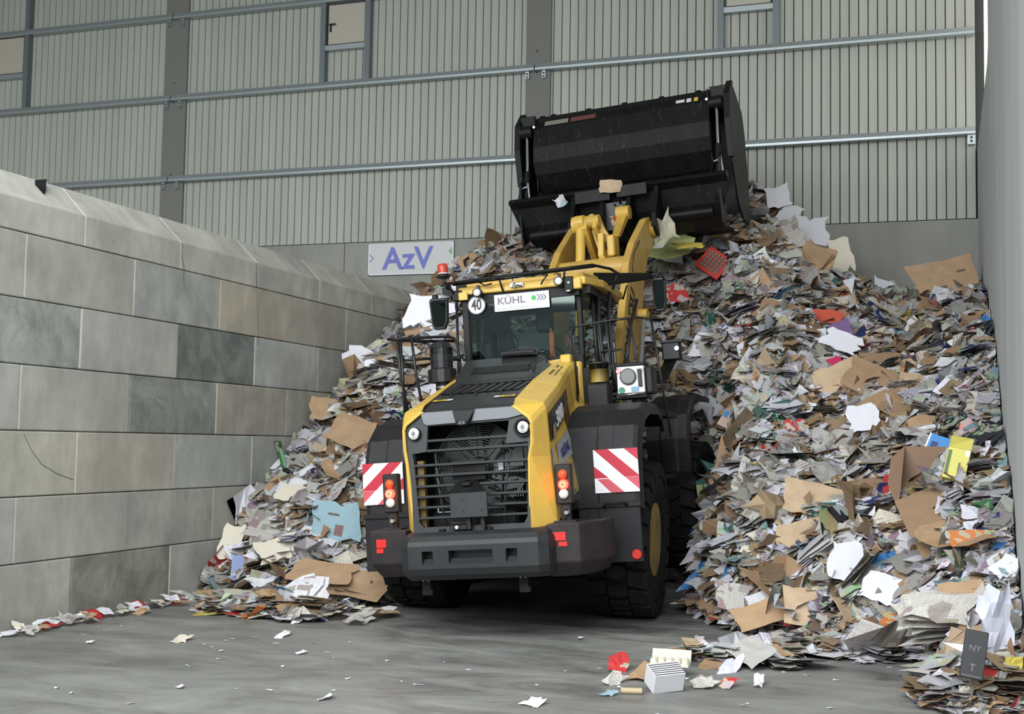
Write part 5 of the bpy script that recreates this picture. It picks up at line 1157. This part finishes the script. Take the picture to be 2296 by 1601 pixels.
m=MB(); m.add([(-.10,-.30,.05),(.02,-.42,.02),(.46,-1.25,-.34),(.28,-1.42,-.48),(-.30,-1.15,-.38),(-.45,-.55,-.10)],[(0,1,2,3,4,5)],cb); o=m.build('long_flap',bx); d=o.modifiers.new('t','SOLIDIFY'); d.thickness=.007
m=MB(); m.lathe([(.085,0),(.085,1)],(.19,-1.06,-.285),(.185,-1.075,-.275),M_vlg,20); m.add([(.10,-1.0,-.25),(.17,-1.05,-.262),(.24,-.98,-.245),(.24,-1.08,-.270),(.27,-1.18,-.30),(.18,-1.12,-.285),(.11,-1.16,-.30),(.14,-1.08,-.275)],[(0,1,2,3,4,5,6,7)],M_refl); m.build('printed_badge',bx)
m=MB(); m.box(.05,.17,-.22,-.20,.022,.036,M_ink).box(.13,.20,-.12,-.10,.05,.06,M_white); m.build('print',bx)
def carton(name,x,y,z,w,h,dp,f,spin,ma,label,yaw=0,off=.12,top=None,prints=()):
    HEROES.append((x,y,max(w,h)*.55)); n=hframe(x,y,f,yaw); m=MB(); m.cbox(-w/2,w/2,-h/2,h/2,-dp/2,dp/2,ma,.004)
    me=m.build(name); me2=me; p=np.array([x,y,z])+normal_at(np.array([x]),np.array([y]))[0]*off
    ax,ay,az=frames(np.array([n]),np.array([math.radians(spin)])); ax,ay,az=ax[0],ay[0],az[0]
    me.matrix_world=Matrix(((ax[0],ay[0],az[0],p[0]),(ax[1],ay[1],az[1],p[1]),(ax[2],ay[2],az[2],p[2]),(0,0,0,1))); tag(me,label,'box')
    if top:
        t=MB(); t.add([(-w/2,h/2,dp/2),(w/2,h/2,dp/2),(w/2*1.05,h/2+.10,dp/2+.05),(-w/2*.9,h/2+.09,dp/2+.07)],[(0,1,2,3)],top); q=t.build('flap',me); d=q.modifiers.new('t','SOLIDIFY'); d.thickness=.003
    if prints:
        t=MB()
        for a,b,c,d_,pm in prints: t.box(a*w,b*w,c*h,d_*h,dp/2,dp/2+.0015,pm)
        t.build('print',me)
    return me
Yb=mat('yellow_carton',(.66,.60,.13),.5); Yg=mat('dark_green_ink',(.09,.16,.05),.5)
carton('yellow_carton',.20,12.50,1.52,.20,.30,.10,.78,-12,Yb,'yellow carton with green print, by the right wall',top=Yb,prints=((-.46,-.30,-.4,.4,Yg),(.08,.18,-.30,.05,Yg),(.28,.48,.28,.48,M_white)),off=.16)
carton('blue_carton',.06,13.30,1.72,.22,.20,.06,.70,-20,mat('blue_carton',(.05,.25,.60),.5),'small bright blue carton above the yellow carton',prints=((-.3,.0,-.3,.1,M_navy),(-.5,-.42,-.5,.5,M_white)),off=.14)
carton('green_carton',-1.84,14.92,2.05,.42,.32,.10,.66,18,mat('dark_green_carton',(.03,.085,.065),.5),'dark green carton with pale square emblem, middle of the right slope',prints=((.02,.40,-.40,-.36,M_sgreen),(.02,.06,-.40,.1,M_sgreen),(.36,.40,-.40,.1,M_sgreen),(.02,.40,.06,.1,M_sgreen),(.12,.30,-.28,-.24,M_sgreen),(.12,.30,-.08,-.04,M_sgreen),(.12,.15,-.28,-.04,M_sgreen),(.27,.30,-.28,-.04,M_sgreen),(-.40,-.04,-.46,-.22,M_sgreen)),off=.10)
pb=mat('pale_pink_carton',(.56,.42,.34),.5); carton('egg_carton_box',-2.36,15.75,2.03,.36,.24,.07,.66,-28,pb,'pale pink folding carton with blue corner, right of the front fender',prints=((-.48,-.30,.05,.45,mat('blue_label',(.05,.25,.5),.5)),(-.1,.4,.18,.28,M_label_g),(-.1,.35,-.05,.05,M_label_g)),off=.10)
carton('blue_box',-.58,12.11,.58,.46,.26,.10,.50,28,mat('mid_blue_carton',(.035,.17,.42),.5),'blue carton half covered by white paper, low on the right slope',prints=((-.2,.3,-.2,.2,M_sgreen if False else mat('pale_blue_print',(.2,.38,.55),.5)),),off=.10)
carton('blue_box',-1.37,12.76,.66,.26,.16,.06,.50,-20,mat('deep_blue_carton',(.03,.11,.35),.5),'small blue carton left of the big tan cardboard sheets',off=.06)
# red tray with grey cells
tr=carton('red_tray',-3.26,18.6,4.36,.42,.40,.03,.72,-38,mat('red_tray',(.55,.045,.03),.5),'red tray with grey egg shaped cells near the top of the heap',off=.22)
t=MB()
for i in range(5):
    for j in range(5): t.lathe([(.028,0),(.030,.5),(.016,1)],(-.13+i*.062,-.12+j*.062,.013),(-.13+i*.062,-.12+j*.062,.035),M_label_g,8)
t.build('tray_cell',tr)
hero('paper_plate','white',0,-3.84,18.7,4.58,.40,.36,.75,-10,'round torn white cardboard disc right of the lift arm','paper',.03,.05,.004,off=.22)
hero('red_packet','red',3,-3.70,18.3,3.90,.34,.30,.75,-60,'red and white printed packet right of the side mirror','packaging',.04,.05,off=.20)
page(-2.53,17.97,3.60,.42,.40,.72,10,'torn silver grey sheet in the upper right of the heap',(.42,.42,.43),off=.16)
page(-3.04,18.0,3.12,.36,.38,.78,-8,'plain white square sheet beside a printed page, right of the black lamp box',off=.22,crump=.02)
page(-3.22,18.0,3.06,.20,.36,.78,28,'printed newspaper page tucked behind a white square sheet','news',1,off=.18,cat='newspaper')
hero('paper_strip','white',0,-2.14,16.28,2.95,.09,.62,.75,-28,'long curled white paper strip in the middle of the heap','paper',.12,.01,off=.20)
hero('pink_card','pink',3,-2.19,16.11,2.62,.26,.20,.7,25,'salmon pink printed card below the long white strip','paper',.01,.06,off=.20)
hero('magenta_card','magenta',0,-1.28,16.01,2.64,.32,.20,.6,18,'magenta card beside the large white envelopes','paper',.02,.06,off=.18)
page(-1.50,16.6,3.0,.55,.34,.55,-22,'large white envelope, left one of the overlapping pair',crump=.02,off=.16,torn=.1); page(-1.22,16.5,2.96,.50,.30,.55,-30,'large white envelope, right one of the overlapping pair',crump=.02,off=.22)
page(-.78,14.6,1.98,.32,.32,.72,14,'bright white sheet with dark smudge, right of the slit flap',crump=.05,off=.20)
hero('red_packet','red',3,-1.58,14.65,1.88,.24,.22,.6,10,'crumpled dark red packet below the dark green carton','packaging',.22,.1,off=.14)
card(-1.23,13.23,1.12,.58,.40,.55,-14,'smooth tan cardboard sheet, upper one of two low on the right slope','lbrown',crump=.012,off=.16)
card(-1.28,12.9,.80,.52,.34,.52,14,'smooth tan cardboard sheet, lower one of two low on the right slope','lbrown',crump=.012,off=.14)
card(-2.08,14.2,.74,.52,.36,.50,24,'dark brown cardboard sheet beside the right rear wheel','dbrown',crump=.01,off=.20)
page(-.78,12.08,.60,.30,.36,.68,-6,'white sheet leaning on the blue carton',off=.20); page(-.52,11.85,.40,.34,.28,.60,-20,'white sheet low on the right slope below the blue carton',off=.18)
page(-1.52,12.89,.72,.26,.26,.55,-30,'pale blue tinted folded white sheet above a small blue carton',(.55,.56,.72),off=.16)
o=page(-6.37,12.56,.80,.50,.42,.75,-10,'light blue magazine cover on the left slope','sky',0,crump=.03,off=.16,cat='magazine'); onface(o,[(rect(-.10,.02,.05,.07),M_ink),(rect(.0,.09,-.17,-.05),M_label_r)])
page(-6.98,12.94,1.05,.34,.22,.6,-12,'plain white sheet on the left slope above the crumpled bundle','cream',crump=.02,off=.14); page(-6.72,12.1,.48,.42,.30,.6,18,'large cream sheet low on the left slope','cream',crump=.03,off=.16)
o=card(-5.95,12.15,.16,.95,.30,.86,-7,'long brown cardboard box side at the foot of the left slope',crump=.008,off=.12); onface(o,[(rect(.22,.25,.02,.05),M_ink)])
card(-6.65,13.6,1.76,.52,.42,.66,-25,'brown cardboard sheet in the middle of the left slope',off=.14); card(-7.42,14.6,2.06,.44,.32,.66,-10,'brown cardboard sheet on the left slope near the block wall',off=.14)
card(-6.2,12.0,.30,.62,.26,.6,-8,'brown cardboard sheet lying behind the long box side',crump=.03,off=.10)
sk=hero('paper_sack','cream',0,-1.62,20.2,4.62,.34,.60,.86,14,'cream paper sack standing up on the right ridge of the heap','bag',.06,.06,off=.22)
page(-2.62,20.4,5.72,.36,.34,.88,10,'white sheet with small print on the heap crest beside the bucket',crump=.02,off=.16); page(-2.42,20.4,5.42,.34,.34,.85,-14,'white sheet just below the printed one on the crest',off=.14); page(-2.12,20.3,5.12,.60,.44,.80,-12,'large torn white sheet on the right shoulder of the crest',off=.16,torn=.1)
o=card(-2.91,19.1,4.72,.60,.62,.72,24,'brown cardboard sheet with white labels, upper right of the heap',crump=.02,off=.18); onface(o,[(rect(-.02,.05,.14,.20),M_white),(rect(-.02,.05,.04,.10),M_white),(rect(.14,.20,.16,.22),M_white)])
for k_,(dx,lb) in enumerate(((0,'front'),(.05,'middle'),(.10,'rear'))): card(-1.92+dx,18.9+dx,4.40,.52,.44,.70,58,'brown cardboard sheet, %s one of three stacked on edge on the upper right'%lb,crump=.01,off=.16)
page(-2.44,19.6,4.95,.56,.48,.7,20,'big crumpled grey newspaper on the right ridge','news',1,crump=.22,off=.16,cat='newspaper')
page(-6.66,16.0,3.34,.62,.50,.74,-10,'very large white sheet behind the left handrail',crump=.03,off=.20); page(-7.35,15.4,2.80,.40,.32,.6,-20,'white sheet high on the left slope beside the block wall',off=.14); page(-6.88,14.9,2.60,.34,.26,.6,16,'white sheet left of the air precleaner',off=.14)
card(-6.60,17.4,4.34,.30,.30,.85,24,'small square brown cardboard piece poking up left of the cab roof',crump=.01,off=.10)
hero('food_bag','orange',3,-.24,11.4,.22,.40,.20,.6,6,'orange and red food bag at the foot of the right slope','packaging',.25,.06,off=.10)
bk2=carton('black_carton',.20,9.15,.30,.15,.32,.10,.84,-8,M_blackp,'black carton with pale letters NY at the bottom right',off=.10,prints=())
t=MB(); t.text('NY',.055,lambda v:(v.x,.04+v.y,.0512+v.z),M_lgrey,depth=.001); t.text('T',.07,lambda v:(v.x,-.09+v.y,.0512+v.z),M_lgrey,depth=.001); t.box(-.06,.06,-.145,-.14,.05,.052,M_lgrey); t.build('print',bk2)
hero('plastic_bag',(.62,.64,.74),0,.44,10.0,.42,.22,.52,.85,6,'crumpled white plastic bag at the right edge','bag',.35,.08,off=.12)
hero('plastic_bag','yellow',0,.42,9.55,.18,.10,.14,.8,10,'small lime yellow wrapper beside the black carton','packaging',.3,.08,off=.10)
# fanned newspaper bundle at the right
for k_ in range(6): page(.06-.02*k_,10.9-.07*k_,.30+.02*k_,.55,.26,.30+.04*k_,26-6*k_,('lowest','second lowest','third lowest','third highest','second highest','topmost')[k_]+' newspaper of the fanned bundle at the bottom right','news',1,crump=.10,off=.05+.02*k_,cat='newspaper')['group']='newspapers in the fanned bundle at the bottom right'
card(-1.14,11.99,.24,.36,.36,.70,-4,'tan cardboard panel with handle slot at the foot of the right slope','lbrown',off=.12); card(-1.52,12.05,.14,.60,.26,.55,24,'brown cardboard strip at the foot of the right slope',off=.12)
hero('purple_packet','purple',0,-1.23,17.1,3.20,.28,.24,.7,20,'purple folder on the right slope','packaging',.03,.04,off=.16); hero('red_box_lid',(.60,.10,.06),0,-1.56,17.3,3.42,.42,.22,.68,-6,'flat orange red box lid on the right slope','box',.02,.04,.006,off=.16)
card(.25,10.75,.52,.40,.28,.72,6,'brown cardboard panel above the newspaper bundle at the right edge',off=.14)
hero('food_packet','orange',3,.30,11.35,.97,.42,.16,.6,4,'orange printed food packet under the big carton','packaging',.05,.03,off=.10)
page(-1.59,12.27,.18,.30,.26,.6,16,'white and grey printed sheet at the foot of the right slope','white',1,off=.14); page(-1.86,12.35,.24,.30,.24,.68,-6,'picture page from a newspaper beside the rear wheel','news',1,crump=.02,off=.14,cat='newspaper')
hero('blue_packet',(.30,.36,.62),3,-7.22,12.28,.28,.22,.28,.75,-8,'blue and white printed packet at the foot of the block wall','packaging',.04,.04,off=.12); hero('red_packet',(.62,.12,.06),0,-7.0,12.32,.34,.16,.13,.75,12,'small orange red packet on the left slope','packaging',.03,.03,off=.14)
hero('card_tray','cream',0,-7.72,12.74,.48,.24,.48,.85,-18,'pale board with an oval hole leaning on the block wall','cardboard',.02,.05,.006,off=.10)
hero('plastic_sheet',(.55,.60,.24),0,-3.85,18.3,4.55,.70,.46,.55,6,'pale green translucent plastic sheet behind the lift arms','plastic',.14,.08,off=.32)
scatter()

# ================================================================= scraps that lie on the bucket and the floor
def loose(name,col,kind,P,w,h,n,spin,label,cat,crump=.04,torn=.06,thick=0,group=None):
    me=piece_mesh(name,rh,5,5,crump,torn,np.array(PAL[col] if isinstance(col,str) else col),kind,thick,w,h)
    o=place(me,name,*P,np.array(n,float),math.radians(spin),1.); tag(o,label,cat,group); return o
def wF(u,v,z): return tuple(LO.matrix_basis@Vector(XF((u,v,z)))) if False else None
def world(p):
    x,y,z=p; c,s=math.cos(.06),math.sin(.06); return (-4.15+x*c-y*s, 12.74+x*s+y*c, z)
loose('cardboard_sheet','lbrown',2,world(XF((-.02,3.00,5.47))),.33,.19,(.05,-1,.18),-2,'pale cardboard piece stuck on the top edge of the bucket carrier','cardboard',.01,.03,.006)
loose('paper_sheet','white',3,world(XF((-.80,3.02,5.36))),.17,.17,(0,-1,.3),20,'crumpled white and red paper stuck on the left of the bucket carrier','paper',.25,.1)
loose('red_packet','red',3,world(XF((.03,3.05,4.98))),.18,.12,(0,-1,.6),5,'small red packet caught in the bucket carrier','packaging',.2,.1)
loose('plastic_wrap',(.42,.40,.30),3,world(XF((.72,2.95,4.72))),.30,.40,(.2,-1,.1),25,'dirty plastic wrap hanging at the tip of the right lift arm','plastic',.25,.15)
loose('yellow_sheet','yellow',0,world(XF((.95,3.4,4.55))),.45,.22,(0,-.6,1),5,'yellow sheet under the right end of the bucket','paper',.1,.08)
FL=[(-3.98,7.84,.19,.06,'white','long narrow white card on the floor, front centre'),(-2.62,8.23,.17,.13,'white','white sheet on the floor at the front edge, right of centre'),
(-6.25,9.52,.26,.14,'cream','cream crumpled sheet with brown corner on the left floor'),(-5.61,10.15,.30,.10,'white','folded white sheet just in front of the left heap foot'),
(-5.0,9.36,.12,.05,'white','thin white scrap on the floor below the left tail light'),(-.61,10.89,.13,.13,(.6,.6,.66),'crumpled white ball of paper on the floor below the right slope'),
(-6.87,9.09,.08,.05,'white','small white scrap on the left floor, nearest the block wall'),(-3.11,11.11,.07,.04,'white','small white scrap on the floor in front of the right rear wheel'),
(-5.08,7.75,.07,.04,'white','small white scrap on the floor, lower left'),(-2.23,8.75,.12,.09,'sky','pale blue torn scrap on the floor under the cardboard tube')]
for x,y,w,h,c,lb in FL: loose('paper_scrap',c,0,(x,y,.018),w,h,(rh.normal()*.05,-.12,1),rh.uniform(-15,25),lb,'paper scrap',.10,.10)
for k in range(90):
    x=rh.uniform(-7.6,-.3); y=rh.uniform(7.0,11.8)
    if heap(x,y)>.01 or (x>-5.8 and x<-2.4 and y>10.2): continue
    loose('paper_scrap','white' if k%4 else 'grey',0,(x,y,.006),rh.uniform(.02,.06),rh.uniform(.015,.035),(0,0,1),rh.uniform(0,180),'tiny paper scrap on the damp floor','paper scrap',.1,.1,group='tiny scraps scattered over the floor')
# litter along the foot of the block wall
for k in range(34):
    y=9.1+k*.095; x=-7.80+abs(rh.normal())*.10
    cl=['white','news','cream','grey','brown','white','red'][k%7]
    loose('paper_scrap',cl,1 if cl in('news','grey') else 0,(x+.02,y,.03+.02*(k%3)),rh.uniform(.10,.24),rh.uniform(.08,.18),(.5*rh.random(),-.2*rh.random(),1),rh.uniform(-60,60),'paper scrap in the row of litter along the foot of the block wall','paper scrap',.15,.1,group='litter along the foot of the block wall')
# low litter tongue of the left heap
for k in range(46):
    x=rh.uniform(-7.2,-5.3); y=11.05+rh.random()*.9-.12*math.sin(x*3)
    cl=['white','white','news','cream','lbrown','grey'][k%6]
    loose('paper_sheet',cl,1 if cl in('news','grey') else 0,(x,y,.03+.05*rh.random()),rh.uniform(.16,.34),rh.uniform(.10,.24),(rh.normal()*.12,-.15+rh.normal()*.1,1),rh.uniform(-40,40),'flat sheet in the low litter in front of the left slope','paper',.10,.08,group='low litter in front of the left slope')
# litter bundle on the floor, front right
ec=empty('egg_carton',(-1.98,9.62,.085),.05); tag(ec,'cream pulp egg carton lying on a flat cardboard scrap, front right','egg carton')
M_pulp=mat('pulp',(.60,.57,.46),.85); m=MB(); m.cbox(-.15,.15,-.06,.06,0,.02,M_pulp,.004)
m.build('tray_base',ec)
for i in range(5):
    for j in range(2):
        m=MB(); m.lathe([(.030,0),(.026,.7),(.014,1)],(-.12+i*.06,-.03+j*.06,.018),(-.12+i*.06,-.03+j*.06,.062),M_pulp,10); m.build('cup',ec)
m=MB(); m.add([(-.15,.06,.02),(.15,.06,.02),(.15,.10,.11),(-.15,.10,.11)],[(0,1,2,3)],M_pulp); q=m.build('lid',ec); d=q.modifiers.new('t','SOLIDIFY'); d.thickness=.004
loose('cardboard_sheet','brown',2,(-2.12,9.52,.05),.40,.22,(0,-.12,1),-8,'flat brown cardboard scrap under the egg carton','cardboard',.04,.05,.006)
loose('red_wrapper','red',3,(-2.42,9.72,.05),.26,.14,(.1,-.3,1),12,'red and white wrapper left of the egg carton','packaging',.18,.08)
sb2=carton('striped_box',-1.90,9.05,.10,.24,.16,.15,.30,8,mat('white_box',(.62,.62,.64),.5),'small white box with black stripes on the floor, front right',off=.0,yaw=18)
t=MB()
for k in range(6): t.box(-.12+.002,.12-.002,-.075+k*.025,-.067+k*.025,.075,.0765,M_blackp); 
for k in range(7): t.box(.120,.1215,-.075+k*.022,-.066+k*.022,-.07,.07,M_blackp)
t.build('print',sb2)
tb=empty('cardboard_tube',(-2.10,8.86,.022),.25); tag(tb,'short cardboard tube on the floor in front of the striped box','tube')
m=MB(); m.lathe([(.022,0),(.022,1)],(-.075,0,0),(.075,0,0),mat('tube_card',(.45,.35,.22),.7),18).lathe([(.016,0),(.016,1)],(-.0765,0,0),(.0765,0,0),M_seam,14); m.build('tube_body',tb)
for x,y,w,h,c,kd,lb in ((-1.66,9.3,.20,.14,'news',1,'printed scrap right of the striped box'),(-1.50,9.4,.16,.10,'red',3,'red and blue printed scrap right of the striped box'),(-1.30,9.55,.22,.07,'white',0,'thin bent white card, rightmost of the front litter'),(-2.3,9.2,.22,.10,'news',1,'grey printed scrap left of the striped box')):
    loose('paper_scrap',c,kd,(x,y,.035),w,h,(.1,-.25,1),rh.uniform(-20,20),lb,'paper scrap',.14,.08)
# tongue right of the loader
loose('cardboard_sheet','brown',2,(-1.72,10.35,.05),.50,.26,(0,-.15,1),2,'flat brown cardboard sheet in the litter tongue before the right slope','cardboard',.05,.05,.006)
loose('paper_sheet','grey',0,(-1.46,10.32,.13),.36,.30,(-.1,-.45,1),-35,'folded grey sheet lying over the flat cardboard','paper',.08,.02)
loose('paper_sheet',(.60,.60,.76),0,(-1.60,10.05,.03),.40,.12,(0,-.3,1),-6,'lavender tinted white sheet in front of the flat cardboard','paper',.12,.1)
loose('paper_sheet','news',1,(-1.2,10.75,.05),.30,.18,(.1,-.2,1),10,'printed sheet at the right end of the litter tongue','newspaper',.14,.08)
